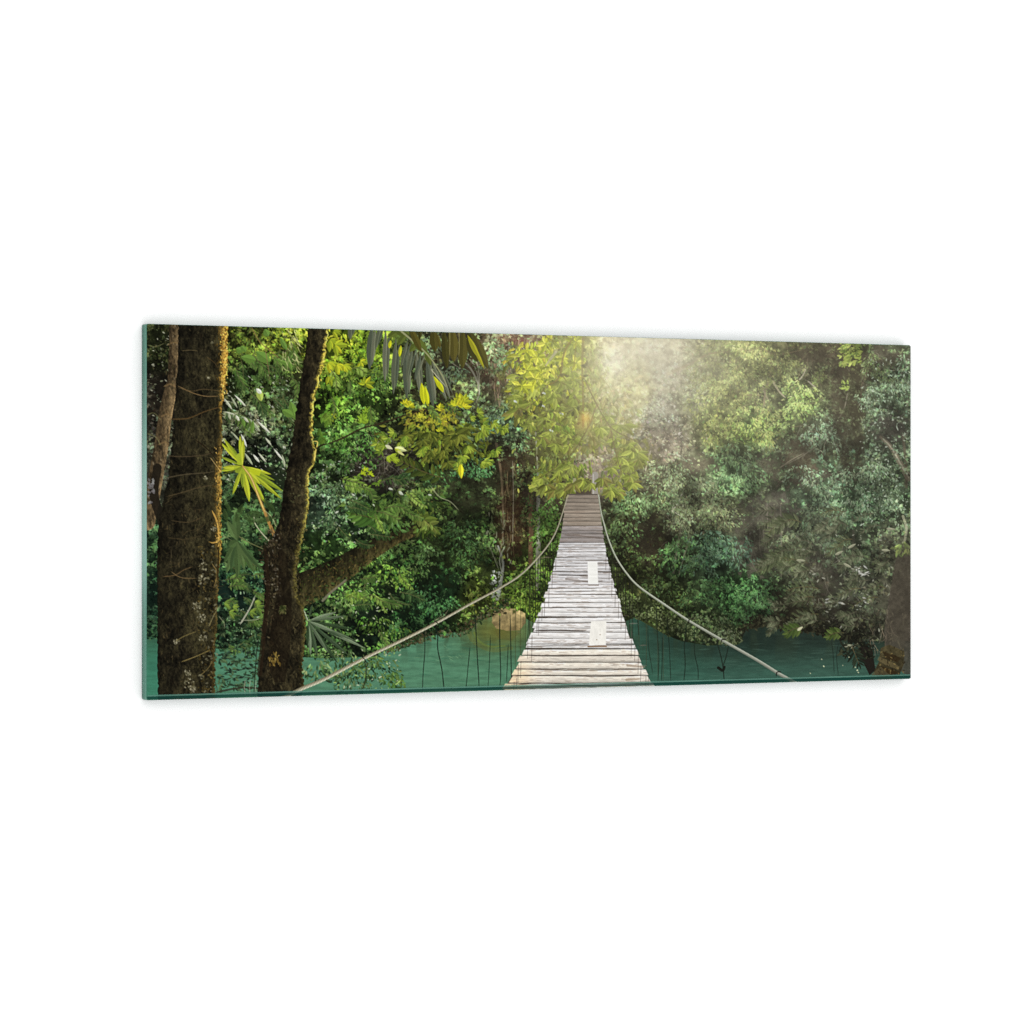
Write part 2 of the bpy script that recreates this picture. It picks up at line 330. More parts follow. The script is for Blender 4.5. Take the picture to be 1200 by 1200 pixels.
# ---- far stems, vines, light trunks
stroke([(493,388),(500,400),(505,412)], 1, 1, (150,150,120), .6)
for p, w0, w1, c, a in [
    ([(540,420),(552,432),(560,448),(562,460),(558,472)], 2.2, 1.4, (170,168,150), .9), ([(562,460),(560,440),(556,428),(550,420)], 1.3, 1.2, (160,158,140), .8),
    ([(558,420),(562,440),(560,458)], 1.6, 1.6, (170,165,145), .8), ([(524,420),(534,428),(541,432)], 1.2, 1.2, (165,160,140), .7),
    ([(601,540),(602,580),(601,640)], 1.6, 1.2, (125,118,100), .8), ([(628,500),(630,540),(632,590),(630,640),(629,690)], 1.2, 3.4, (150,150,135), .8),
    ([(632,575),(631,600),(632,640),(630,690)], 4.5, 3.4, (128,128,116), .8), ([(622,580),(623,610),(622,660)], 6, 5, (98,76,58), .85),
    ([(584,640),(590,660),(586,690),(583,702)], 2, 4, (150,152,145), .8), ([(582,520),(588,560),(590,620),(586,650)], 3, 1.6, (110,95,74), .7),
    ([(592,640),(586,655),(588,670)], 1.6, 1.2, (180,180,165), .7), ([(574,640),(580,655),(585,668)], 1.4, 1, (150,150,130), .7),
    ([(800,615),(795,640),(790,672)], 2, 3, (120,118,98), .6), ([(806,640),(800,660),(796,676)], 1.6, 2, (130,128,106), .6),
    ([(763,528),(760,540),(757,552)], 2, 1.6, (190,180,160), .7), ([(788,600),(795,590),(802,575)], 1.4, 1, (190,185,170), .8), ([(785,588),(792,600),(800,605)], 1.2, 1, (180,175,160), .7),
    ([(900,590),(901,620)], 1.4, 1.2, (120,110,98), .6), ([(916,590),(917,630),(917,680)], 1.4, 1.2, (120,112,98), .6),
    ([(1000,600),(1002,640),(998,700)], 3, 4, (58,56,46), .6), ([(1034,512),(1046,524),(1058,545),(1067,560)], 4, 8, (120,108,88), .7), ([(1034,512),(1046,524),(1058,545),(1067,560)], 1.6, 2, (180,172,150), .6),
    ([(1060,510),(1063,540),(1064,570)], 3, 4, (84,74,60), .7), ([(996,455),(990,480),(975,505),(962,520)], 1.6, 1, (150,142,120), .7), ([(962,520),(940,535),(915,548)], 1.2, .8, (135,128,108), .6),
    ([(1060,605),(1064,620),(1061,640)], 3, 3, (160,158,130), .6)]:
    stroke(p, w0, w1, c, a)
specks(60, 576, 668, 588, 700, [(190,195,190),(150,155,150),(110,115,105)], 2, 5, .5, .8, 30)
specks(60, 570, 600, 600, 660, [(150,155,130),(110,120,85)], 3, 8, .2, .6, 31, PI/2, .4)
# yellow tree on the right, limbs
for p, w0, w1, c in [([(780,438),(812,425),(830,415),(850,412),(880,410),(893,408),(912,415),(940,410)], 2.2, 2, (125,108,72)), ([(905,420),(904,440),(898,460),(896,480)], 1.4, 2, (120,100,78)),
    ([(864,464),(880,463),(896,463)], 1, 1, (110,96,60)), ([(906,445),(914,458),(922,466)], 2.4, 1.6, (170,155,125)), ([(895,452),(898,462),(903,470)], 2, 1.2, (150,135,105)),
    ([(938,445),(942,440),(946,432)], 1.8, 1, (190,176,152)), ([(948,446),(955,452),(960,458)], 2.2, 1, (170,158,138)), ([(810,425),(800,432),(780,440)], 1.2, 1, (150,130,90)),
    ([(1020,430),(1012,450),(1010,470)], 2, 1.4, (88,76,60)), ([(915,548),(930,538),(945,530)], 1.2, .8, (150,140,115)), ([(975,510),(968,520),(965,540)], 1.2, .8, (150,140,115))]:
    stroke(p, w0, w1, c, .75)
stroke([(990,395),(988,430),(984,470),(988,520),(1000,560)], 20, 10, (56,50,38), .6)
stroke([(1006,400),(1004,440),(1006,500),(1010,540)], 12, 12, (48,44,32), .6)
specks(420, 970, 400, 1014, 545, [(52,50,34),(74,78,50),(44,40,30),(98,106,70)], 3, 6, .4, .7, 33)
specks(90, 985, 402, 1010, 428, [(165,185,70),(140,165,60),(190,205,90)], 4, 8, .38, .9, 34, -.6, .5)
specks(16, 988, 446, 996, 456, [(175,205,80)], 3, 6, .4, .9, 35, .4, .5)
EDG = .6*fbm(11, 811, 3)+.4*fbm(5, 821, 2)
def blob(x, y, rx, ry, n, cols, l0, l1, seed, e=.42, droop=.8, al=.95, two=0, under=None):
    """one clump of leaves, lighter on top"""
    r = np.random.default_rng(seed+4000)
    if under is not None: hollow(x, y+ry*.2, rx*.9, ry*.8, under, .75)
    n = int(n*1.5); a = r.random(n)*2*PI; q = np.sqrt(r.random(n))*1.2; ly_ = q*np.sin(a); lx_ = q*np.cos(a)
    kp = q+1.5*(.5-at(EDG, x+lx_*rx, y+ly_*ry)) < .95; q = q[kp]; a = a[kp]; ly_ = ly_[kp]; lx_ = lx_[kp]; n = len(q)
    if n == 0: return
    lz = (at(EDG, x+lx_*rx, y+ly_*ry+3)-at(EDG, x+lx_*rx, y+ly_*ry-3))
    cc = np.array(cols, float)/255; k = len(cc)
    t = np.clip((.5-ly_*.2+1.1*lz+r.normal(0, .27, n))*(k-1), 0, k-1.001); i = t.astype(int); f = (t-i)[:, None]
    c = cc[i]*(1-f)+cc[i+1]*f
    ang = np.arctan2(ly_*.6+droop, lx_)+r.normal(0, .45, n)
    o = np.argsort(t+r.normal(0, 1, n)*.6)
    L = r.uniform(l0, l1, n)*1.12
    stamp_leaves((x+lx_*rx)[o], (y+ly_*ry)[o], L, L*e*.85, ang[o], np.clip(c[o]*r.uniform(.84, 1.14, (n, 1))*(1+r.normal(0, .04, (n, 3))), 0, 1), al, two)
DG = [(20,32,20),(44,70,38),(82,118,62),(118,155,88)]
YG = [(94,94,54),(120,124,58),(156,160,74),(202,202,104)]
TL_ = [(64,70,52),(98,118,88),(136,162,124),(172,194,156)]
bs = [ # yellow-green tree
 (850,408,28,10,YG,3,4.5),(885,414,34,12,YG,3,5),(835,440,26,16,YG,2.6,4),(870,448,30,18,YG,2.6,4.4),(915,432,22,14,YG,2.4,4),(845,470,22,14,YG,2.6,4.2),(822,480,16,14,YG,3,4.4),(860,492,18,14,YG,3,4.4),
 (838,505,14,14,YG,3,4.6),(940,462,18,14,[(92,100,48),(140,165,66),(180,205,90),(205,225,115)],2.8,4.4),(938,482,18,10,[(88,98,46),(140,168,66),(184,212,92),(205,228,115)],2.8,4.4),(900,488,16,12,YG,3,4.6),
 (880,505,24,14,[(88,98,46),(140,165,60),(188,210,84),(212,228,104)],3,4.6),(900,515,14,12,YG,3,4.6),(962,442,10,8,[(110,118,60),(160,180,84)],2.5,4),
 (1000,408,10,8,[(90,110,36),(170,190,70)],4,7),
 # lighter teal-green clumps
 (860,540,26,16,[(80,92,66),(120,150,98),(158,196,126)],3,5),(872,560,24,14,[(74,86,62),(116,148,98),(158,198,130)],3,5),(865,572,10,6,[(110,150,84),(160,200,120)],4,6),
 (940,558,20,10,TL_,3,4.6),(965,572,24,14,TL_,3,4.6),(995,566,26,18,TL_,3,4.6),(1030,560,24,18,TL_,3,4.6),(1010,590,34,14,TL_,3,4.6),(1045,585,18,16,[(62,72,54),(98,120,90),(140,166,128)],3,4.6),
 (1050,455,16,14,TL_,3,5),(1062,430,8,16,TL_,3,5),(1026,468,18,12,TL_,3,4.6),(1036,440,14,8,[(80,86,60),(120,140,84),(165,188,112)],3,4.6),(962,508,18,14,TL_,4,5.5),(975,520,14,10,TL_,4,5.5),(945,515,8,6,TL_,5,6),
 (1022,428,10,12,[(84,88,56),(130,148,84),(165,180,110)],3,5),
 # left teal bushes
 (592,492,22,16,[(58,68,50),(102,128,98),(150,176,142)],3,4.6),(604,515,16,16,[(50,60,42),(92,114,82),(134,160,124)],3,4.6),(560,500,18,10,[(46,60,46),(80,110,80),(120,150,120)],3,4.4),
 (556,548,20,12,[(40,62,40),(84,128,84),(128,176,124)],3,4.6),(560,556,12,6,[(60,100,64),(120,170,118)],3,5),(500,560,26,12,[(38,56,34),(70,100,64),(104,142,94)],3,5),
 (575,420,16,18,[(84,80,58),(120,140,102),(160,184,142)],3,5),(596,420,12,16,[(84,90,64),(122,148,110),(150,178,140)],3,5),(530,440,18,8,[(84,92,76),(126,146,122),(160,178,156)],3,5),
 (502,405,14,14,[(80,92,72),(122,142,112),(150,170,140)],3,5),
 # right middle bushes
 (790,560,34,18,[(88,84,64),(130,138,104),(168,180,138)],2.6,4),(815,580,26,20,[(70,68,50),(112,120,86),(150,158,118)],2.6,4),(745,592,24,16,[(60,66,42),(106,132,84),(146,176,120)],2.8,4.4),(735,615,18,16,[(52,58,36),(96,120,72),(136,164,108)],2.8,4.4),
 (770,590,22,12,[(62,66,44),(104,126,84),(140,164,114)],2.8,4.4),(800,612,20,16,[(74,72,56),(112,116,86),(140,148,110)],2.6,4),(840,606,24,18,[(70,64,50),(112,116,80),(146,156,112)],2.6,4),
 (790,642,16,10,[(40,56,34),(84,124,72),(126,172,106)],3.4,5),(795,660,22,14,[(36,50,32),(76,112,66),(120,160,96)],3.4,5),(778,690,20,16,[(32,40,24),(66,84,48),(98,120,72)],2.6,4.4),
 (835,640,28,14,[(44,60,46),(88,122,96),(128,166,134)],3.6,5.4),(860,655,24,12,[(40,54,42),(84,120,94),(124,164,130)],3.6,5.4),(825,662,24,14,[(38,52,38),(80,112,84),(116,152,118)],3.6,5.4),(875,640,12,10,[(52,70,56),(92,124,100),(126,158,132)],3.4,5),
 (850,700,30,18,[(26,40,24),(62,100,56),(98,148,84)],3,4.6),(885,700,20,18,[(28,46,26),(70,118,64),(108,164,92)],2.8,4.4),(895,715,14,10,[(30,50,28),(76,126,72),(112,168,98)],2.8,4.4),(870,720,24,10,[(28,44,26),(66,104,58),(100,146,84)],2.8,4.2),
 (820,700,24,18,[(26,36,22),(54,78,44),(86,118,68)],3,4.6),(830,735,26,14,[(30,36,22),(66,78,48),(104,116,80)],2.6,4),(855,748,14,8,[(34,40,26),(90,100,72),(130,138,104)],2.6,4),
 (960,610,28,16,[(68,70,56),(100,112,84),(128,146,112)],3,4.6),(945,635,24,12,[(60,60,48),(90,100,74),(120,132,100)],3,4.6),(975,640,18,12,[(56,62,48),(88,108,80),(120,146,112)],3,4.6),(985,610,16,12,[(58,64,48),(96,120,88),(132,164,126)],3,4.6),
 # left-hand
 (430,660,26,7,[(36,52,22),(86,118,46),(146,180,78)],4,6.4),(460,675,24,10,[(34,50,22),(86,116,44),(150,182,76)],4,6.4),(420,700,26,12,[(30,44,22),(76,106,48),(126,156,82)],3.6,5.6),(400,712,20,12,[(30,44,24),(90,116,66),(140,164,104)],3.6,5.6),
 (472,685,10,5,[(110,140,50),(172,196,86)],5,7),(445,735,22,10,[(24,40,22),(76,110,46),(130,164,72)],3.6,6),(465,742,14,6,[(70,104,40),(132,168,66)],4,6),(405,775,30,14,[(30,48,30),(84,112,66),(140,160,112)],3.6,6),(440,790,26,16,[(26,44,26),(76,104,54),(138,158,92)],3.6,6),
 (415,800,22,14,[(24,40,24),(62,92,56),(116,140,96)],3.6,6),(460,800,12,10,[(50,80,40),(120,156,76)],4,6),(495,702,20,12,[(26,42,26),(60,98,62),(96,140,96)],3,4.6),(515,712,20,10,[(28,46,28),(66,106,66),(100,148,100)],3,4.6),
 (480,735,24,10,[(28,46,28),(60,98,58),(92,134,84)],3,4.6),(500,650,16,10,[(30,40,24),(70,92,56),(110,134,88)],3,4.6),(490,670,18,10,[(30,42,24),(74,98,56),(116,140,86)],3,4.6),(540,630,20,16,[(34,46,28),(60,84,52),(88,116,74)],3,4.6),
 (552,650,20,16,[(34,48,28),(62,88,54),(90,120,76)],3,4.6),(390,615,20,14,[(44,60,40),(92,120,84),(140,166,128)],3,5),(400,580,24,14,[(46,58,44),(96,118,88),(146,162,136)],3,5),
 (430,520,14,26,[(44,64,30),(90,130,62),(126,170,90)],3,5),(410,530,16,20,[(40,60,26),(84,124,54),(120,164,82)],3,5),(395,505,16,16,[(46,66,26),(96,134,54),(134,174,80)],4,6),(345,400,18,16,[(70,80,20),(150,160,40),(205,212,70)],5,8),
 (300,395,30,12,[(48,54,20),(110,124,48),(160,176,84)],4,7),(395,425,16,16,[(80,96,20),(160,178,40),(215,222,70)],5,8),(430,405,24,18,[(70,92,20),(150,176,40),(205,222,66)],4,7),(404,402,16,14,[(90,104,16),(180,192,36),(232,234,70)],5,8),
 (415,445,24,16,[(56,78,24),(126,158,52),(180,205,80)],4,6),(445,445,16,16,[(50,70,30),(110,144,70),(150,184,100)],3,5),(612,700,20,14,[(44,58,22),(96,120,44),(142,168,66)],3,5),(625,680,18,18,[(40,52,24),(88,112,46),(128,154,70)],3,5),
 (640,620,16,24,[(46,60,28),(90,124,56),(130,166,82)],3,5),(645,600,14,16,[(50,64,32),(94,132,62),(134,174,90)],3,5),(620,600,10,20,[(52,60,36),(92,112,66)],3,5)]
for i, b in enumerate(bs):
    x, y, rx, ry, cols, l0, l1 = b
    n = int(rx*ry*PI/(((l0+l1)/2)**2*.42)*1.9)
    cols = [np.mean(c_)+(np.array(c_, float)-np.mean(c_))*.84 for c_ in cols]; cols = [c_*(np.array([.93, 1.0, .88]) if x < 700 else np.array([.92, .97, .9])) for c_ in cols]
    if x < 460 and y < 470: cols = [c_*.84 for c_ in cols]
    blob(x, y, rx*1.1, ry*1.1, max(n, 12), [np.array(c_)*.97 for c_ in cols], l0*.6, l1*.85, i)
# break up the clumps again: single lit leaves, gaps between them
clump = np.clip(.5*fbm(17, 211, 3, .8)+.5*fbm(6, 241, 3, .8), 0, 1); clump = np.clip((clump-.5)*1.8+.5, 0, 1)
LAND = lambda x, y: ~in_poly(x, y, WL)
foliage(6500, .55, .95, .8, -.1, 31, LAND)
sprays(1500, .1, .5, .9, .42, 32, LAND, al=.85)
sprays(2300, .3, .75, .85, .85, 33, LAND, al=.88)
foliage(2500, .3, .7, .42, 1.25, 34, LAND, al=.85)
MID = fbm(24, 611, 3, .9); land_ = ~in_poly(PX, PY, WL)
sh_ = 1+(.62*(MID-.52))*(1-.65*np.exp(-((PX-765)/90)**2-((PY-430)/90)**2))*land_
img *= sh_[..., None]
# small sparkles of sky and shiny leaves
specks(70, 176, 382, 200, 600, [(190,190,170),(130,135,110)], 1.6, 4, .4, .8, 40)
specks(260, 262, 440, 352, 570, [(185,190,165),(130,150,110),(210,212,200)], 1.6, 4.5, .3, .75, 41, .8, .6)
specks(110, 365, 540, 430, 640, [(195,200,190),(150,170,140)], 1.6, 3.6, .45, .7, 42)
specks(110, 265, 680, 330, 760, [(170,195,160),(120,150,110)], 1.6, 4, .4, .75, 43)
specks(140, 390, 680, 470, 810, [(200,210,180),(160,190,110)], 1.8, 4.5, .4, .8, 44)
specks(380, 700, 400, 830, 540, [(255,246,226),(245,228,190),(210,190,160)], 1.6, 4, .4, .4, 45, .9, .5)
specks(260, 1010, 420, 1068, 620, [(205,220,198),(170,195,165)], 1.6, 4, .4, .65, 46)
specks(90, 940, 620, 1062, 760, [(190,190,172),(150,155,130)], 1.6, 5, .35, .65, 47)
specks(14, 970, 700, 1020, 715, [(205,205,200)], 2, 7, .3, .7, 48, -.1, .4)
specks(16, 995, 664, 1022, 676, [(215,215,210)], 3, 9, .25, .75, 49, -.3, .6)
# ground-level big leaves on the right
def pinnate(p0, p1, n, L, W, col, bend=0, seed=0, two=.12, side=(1, -1), droop=0, rib=(90,80,50), jit=.12, ang0=1.0, al=1):
    r = np.random.default_rng(seed+5000)
    p0 = np.array(p0, float); p1 = np.array(p1, float); d = p1-p0; l = np.hypot(*d); th = math.atan2(d[1], d[0]); nrm = np.array([-d[1], d[0]])/l
    pts = [p0+d*t+nrm*bend*4*t*(1-t) for t in np.linspace(0, 1, 9)]
    xs, ys, LL, AA, CC = [], [], [], [], []
    for i in range(n):
        t = (i+.6)/n; k = t*8; j = min(int(k), 7); q = pts[j]*(1-(k-j))+pts[j+1]*(k-j)
        for s in side:
            ll = L*(.55+.75*math.sin(PI*min(1, t*.8+.15)))*r.uniform(.85, 1.1)
            a = th+s*(ang0-.35*t)+r.normal(0, jit); a += droop*math.cos(a)
            xs.append(q[0]+math.cos(a)*ll*.5); ys.append(q[1]+math.sin(a)*ll*.5); LL.append(ll); AA.append(a)
            CC.append(np.array(col[r.integers(0, len(col))])/255*r.uniform(.88, 1.1))
    xs.append(p1[0]+math.cos(th)*L*.3); ys.append(p1[1]+math.sin(th)*L*.3); LL.append(L*.8); AA.append(th); CC.append(np.array(col[0])/255)
    stamp_leaves(np.array(xs), np.array(ys), np.array(LL), np.array(LL)*(W/L), np.array(AA), np.clip(np.array(CC), 0, 1), al, two)
    if rib is not None: stroke(pts, 1.2, .7, rib, .8, sp=False)
OG = [(92,102,66),(76,86,54),(112,122,80)]
for a_ in [((922,610),(902,626),5,12,5),((940,612),(915,612),5,12,5),((925,650),(893,668),5,14,5.5),((930,655),(905,660),5,13,5),((948,660),(920,658),4,12,5),((960,690),(925,692),5,10,4),((955,700),(935,706),4,10,4),
           ((990,640),(972,650),4,10,3.4),((1000,632),(984,640),4,11,3.4),((960,720),(930,728),4,10,4),((1030,700),(1000,712),4,8,3),((1010,690),(985,698),4,9,3.4),((1040,690),(1022,690),3,8,4),((990,600),(965,602),4,9,3.6)]:
    pinnate(a_[0], a_[1], a_[2]+1, a_[3]*.85, a_[4]*.62, OG, 3, int(a_[0][0]), al=.75)
sr = np.random.default_rng(404)
for i in range(46):
    x = sr.uniform(905, 1045); y = sr.uniform(598, 735); l = sr.uniform(12, 26); a = sr.normal(2.75, .35)
    pinnate((x, y), (x+math.cos(a)*l, y+math.sin(a)*l), 6, sr.uniform(4, 8), sr.uniform(1.6, 2.8), [(98,106,76),(78,88,60),(124,130,98),(58,64,44)], sr.normal(0, 2), i, al=.7, rib=(84,80,62))
pinnate((942,736),(924,742),4,10,4,[(84,104,44),(66,86,36)],2,5); stamp_leaves([939],[737],8,3.4,-.6,C(200,198,160)[None],1)
pinnate((990,742),(972,746),4,9,4,[(84,104,44),(60,80,30)],2,6)
for x, y, a in [(1000,640,-.5),(985,648,-.45),(1046,620,.1),(1040,645,.05),(940,657,.05),(995,663,.5),(1003,757,-.7),(996,757,-.2)]:
    stamp_leaves([x], [y], 11, 3, a, C(168,168,138)[None], .9, .1)
# trunk at the right border, hazy, and the mossy stump
fill([(1052,655),(1076,645),(1076,800),(1040,775),(1038,740),(1044,700)], lambda ys, xs: C(80,72,62)*(.8+.3*n1[ys, xs]), .8)
specks(40, 1038, 700, 1062, 775, [(120,112,88),(84,78,62)], 3, 8, .3, .6, 50, PI/2, .5)
blob(1060, 645, 12, 6, 40, [(84,98,56),(130,150,80),(165,190,90)], 4, 7, 77)
twigs(26, 1005, 730, 1045, 770, (128,112,92), 8, 20, .8, PI/2, .35, seed=20)
fill([(1012,755),(1024,762),(1028,786),(1021,792),(1014,778),(1004,766)], (28,22,18), .92)
specks(130, 985, 742, 1026, 772, [(30,32,22),(56,60,40),(18,20,14)], 3, 8, .35, .9, 51)
pinnate((1000,758),(1008,778),5,11,2.4,[(30,40,28),(44,56,40)],0,9)
stroke([(1062,650),(1058,700),(1052,745),(1046,775)], 26, 24, (70,64,52), .38)
rock([(1034,760),(1044,756),(1062,764),(1061,780),(1056,792),(1030,795),(1026,788),(1032,776)], (76,68,42), (42,38,24))
fill([(1032,770),(1046,776),(1056,782),(1055,786),(1040,780),(1030,774)], (112,98,62), .6); fill([(1036,764),(1050,768),(1058,772),(1054,777),(1040,772)], (48,34,16), .7)
fill([(1024,790),(1034,782),(1050,790),(1046,798),(1022,798)], (88,78,50), .7); fill([(1034,781),(1054,788),(1050,795),(1040,788)], (52,38,18), .85)
specks(60, 1028, 758, 1062, 794, [(150,128,70),(40,30,14)], 1.5, 4, .4, .6, 52)
specks(8, 940, 770, 1020, 790, [(190,200,160)], 1.5, 2.6, .7, .9, 53)
for pts in [[(976,750),(978,770),(979,790)],[(984,755),(982,770),(984,792)]]: stroke(pts, .9, .7, (24,34,28), .7)

# ---- mossy leaning limb and its roots
def bark(c0, c1, sc=5, seed=0, ay=3.0, gx=None):
    f = fbm(sc, 500+seed, 3, ay); g = fbm(2.2, 520+seed, 2, 1.6)
    return f, g
BF = fbm(6, 500, 3, 2.6); BG = fbm(2.0, 530, 3, 1.8); BM = fbm(14, 560, 3, 1.6)
def tube(pts, w0, w1, lit, dark, seed=0, a=1.0, top=True):
    def sh(side, T, sl):
        s = -side if top else side   # -1 below, 1 above
        k = np.clip(.5+.5*s, 0, 1)[..., None]
        tex = (.62+.5*BG[sl]+.35*(BF[sl]-.5))[..., None]
        return (C(*dark)+(C(*lit)-C(*dark))*k**1.3)*tex*1.15
    stroke(pts, w0, w1, (255,255,255), a, shade=sh)
tube([(352,692),(378,680),(405,664),(436,644),(462,630),(488,621)], 40, 13, (74,68,40), (30,28,18), top=False)
specks(1100, 350, 612, 490, 700, [(118,100,56),(78,66,34),(72,82,38),(34,30,18),(52,60,28)], 2, 4.5, .3, .75, 60, 2.2, .7, mask=lambda x, y: np.abs(y-(692-(x-352)*.525)) < 15-(x-352)*.06)
specks(520, 352, 640, 480, 715, [(26,30,18),(50,68,34),(80,100,52),(36,46,26)], 3, 6, .4, .85, 61, mask=lambda x, y: (y > 700-(x-352)*.52) & (y < 722-(x-352)*.5))
specks(150, 370, 610, 480, 680, [(60,84,40),(92,120,60),(40,54,28)], 3, 6, .4, .85, 63, mask=lambda x, y: (y < 680-(x-352)*.52) & (y > 662-(x-352)*.5))
stroke([(378,704),(388,694),(398,686),(405,680)], 3, 2.4, (128,122,104), .8)
for pts in [[(466,622),(468,600),(470,585)],[(474,618),(474,605),(480,596)],[(480,616),(488,604),(497,598)]]: stroke(pts, 2, 1, (34,30,18), .9)
pinnate((452,614),(415,603),6,15,6,[(78,112,46),(98,134,60),(62,92,40)],2,11)
pinnate((470,606),(440,598),5,14,6,[(70,100,44),(92,124,56)],-2,12)
pinnate((480,600),(510,622),5,12,5.4,[(88,104,44),(112,124,60)],-3,13); blob(500,622,14,10,50,[(44,56,24),(86,104,44),(128,144,70)],5,8,80,two=.1)
blob(455,618,24,8,60,[(40,60,30),(78,108,54),(104,138,76)],5,8,81,two=.1)
blob(466,592,60,18,190,[(34,46,24),(68,90,42),(104,130,62)],5,8,82,two=.1,al=.8)
for x, y, a, l in [(458,573,.3,9),(470,578,.7,11),(504,580,.1,7),(414,580,.5,7),(395,600,-.4,7),(438,592,.8,5)]: stamp_leaves([x], [y], l*.66, l*.3, a, C(206,212,196)[None], .9, .08)
stroke([(505,570),(515,582),(528,588),(538,598)], 1.4, 1, (160,165,130), .7)
pinnate((455,556),(395,548),0,1,1,OG) if False else None
pinnate((520,560),(470,540),7,13,5,[(84,96,40),(64,78,34)],-2,14,al=.9)

# ---- upper centre: branch with lit and shaded broad leaves
stroke([(378,522),(400,514),(424,502),(446,496),(470,488),(490,482),(510,480),(528,486),(540,496)], 2.2, 1.4, (52,44,30), .95)
stroke([(500,500),(512,514),(520,528)], 2, 1.4, (96,80,52), .9)
def spray(x, y, n, L, W, a0, a1, cols, seed, two=.14, jr=.25, al=1):
    r = np.random.default_rng(seed+6000)
    a = np.linspace(a0, a1, n)+r.normal(0, .08, n); l = L*r.uniform(1-jr, 1+jr*.5, n)
    c = np.array(cols, float)[r.integers(0, len(cols), n)]/255*r.uniform(.9, 1.08, (n, 1))
    stamp_leaves(x+np.cos(a)*l*.55, y+np.sin(a)*l*.55, l, W*l/L, a, np.clip(c, 0, 1), al, two)
OL = [(92,100,42),(74,84,34),(112,118,48)]; YL = [(184,186,46),(214,208,52),(160,168,44)]; LG = [(128,148,52),(104,128,48),(152,168,64)]
blob(515,515,62,30,460,[(44,50,26),(76,84,34),(106,116,44),(138,148,54)],5,8,90,two=.1)
hr = np.random.default_rng(9)
for i, (x, y, a0, a1, cols, L) in enumerate([(485,508,.2,3,OL,15),(505,510,.3,2.6,OL,17),(530,505,.2,2.8,OL,20),(545,500,-.3,2.4,OL,20),(560,510,-.4,1.8,LG,15),(575,500,-.5,1.6,LG,14),(548,522,.2,2.2,OL,18),(520,498,-2.8,-.2,YL,11),
    (545,475,-2.6,-.1,YL,17),(536,478,-2.6,-1.2,YL,13),(515,480,-2.4,-.4,YL,9),(480,474,-2.8,.2,YL,11),(460,512,1.2,3.8,LG,13),(470,515,.6,2.2,LG,13),(448,520,1.2,4.2,LG,13),(425,490,-2.9,-.1,[(140,170,52),(112,146,44)],13),
    (430,482,-2.6,.6,[(130,162,50)],12),(496,522,.8,2.6,LG,12),(538,540,.4,2.8,LG,13),(540,532,.6,2.2,LG,14),(575,535,-.6,1.8,LG,13),(568,542,-.4,1.4,LG,12),(500,530,.4,2.4,OL,15),(520,535,.2,2.2,OL,15),(455,535,-.4,.6,[(150,170,50)],14),
    (498,488,-2.8,-.2,[(176,178,50),(196,196,60)],10),(520,492,-2.6,0,[(176,172,48),(160,162,50)],10),(585,500,-.8,1.5,LG,11),(560,490,-1.4,.6,LG,12),(428,555,-2.6,.2,[(170,190,44)],8),(432,570,-.6,3,[(110,140,50),(90,120,44)],10)]):
    for q_ in range(3): spray(x+hr.normal(0, 5), y+hr.normal(0, 4), 5, L*.62, L*.27, a0, a1, cols, i+900*q_)
spray(540,543,1,17,6.5,1.5,1.5,YL,50,jr=0)
specks(120, 475, 478, 535, 500, [(186,182,64),(150,150,54),(140,124,54)], 3, 6, .4, .8, 62)
spray(462,525,3,15,5,-.1,.6,[(184,196,70),(206,214,150)],51)
stamp_leaves([456,470],[524,531],[10,10],[4,3],[.5,.6],np.array([C(206,205,170),C(200,200,130)]),1)
# left yellow leaves near second trunk
for i, (x, y, n, L, a0, a1) in enumerate([(386,398,5,14,0,1.6),(392,404,4,14,-.5,1.4),(384,425,6,12,.1,1.3),(394,427,5,12,.2,1.6),(402,428,5,10,0,1.4),(385,440,3,12,.6,1.8),(422,424,6,9,-1,2),(428,450,6,10,-3,.4),(390,388,4,12,-.3,1),(375,392,3,9,-.4,1),(386,488,4,9,-.4,1.8)]):
    spray(x, y, n, L, L*.42, a0, a1, [(196,198,50),(166,176,46),(142,158,44)], 60+i)
blob(383,494,9,10,26,[(84,112,40),(108,140,54)],7,10,91,two=.1); blob(376,510,8,12,22,[(70,100,36),(96,130,50)],6,9,92,two=.1)

# ---- palm fronds hanging in from the top
def leaflet(x, y, x2, y2, w, col, al=1.0, two=.1):
    l = math.hypot(x2-x, y2-y); stamp_leaves([(x+x2)/2], [(y+y2)/2], l, w, math.atan2(y2-y, x2-x), C(*col)[None], al, two, 1.1)
GB = [(98,104,84),(86,94,78),(114,118,98)]
for i, (x, y, x2, y2, w) in enumerate([(412,376,410,398,9),(436,380,433,433,13),(452,386,451,448,9),(464,396,461,462,10),(475,402,477,468,11),(488,410,492,462,8),(484,404,476,448,7),(500,418,508,478,11),(506,422,524,470,7),(446,378,440,410,7),(494,412,486,446,6),(515,430,528,468,6),(478,398,470,430,6)]):
    leaflet(x, y, x2, y2, w*.74, GB[i % 3]); leaflet(x+4, y+3, x2+3, y2-6, w*.4, GB[(i+1) % 3])
    stroke([(x, y), (x2, y2)], .5, .4, (70,78,66), .6, sp=False)
for (x, y, x2, y2, w) in [(478,388,466,404,7),(470,385,455,395,8),(490,400,480,412,7),(498,408,505,428,7),(460,380,480,392,14),(484,396,500,412,12)]: leaflet(x, y, x2, y2, w, (88,100,44))
for (x, y, x2, y2, w) in [(494,448,497,474,7),(498,452,502,476,6),(508,440,520,460,5),(514,446,520,458,4),(470,404,468,418,4),(458,398,456,408,4)]: leaflet(x, y, x2, y2, w, (204,208,40))
stroke([(456,376),(480,396),(500,414),(515,434),(524,452)], 2.6, 1, (150,152,112), .95)
stroke([(505,432),(515,444),(524,454)], 1.4, .6, (190,188,160), .8)
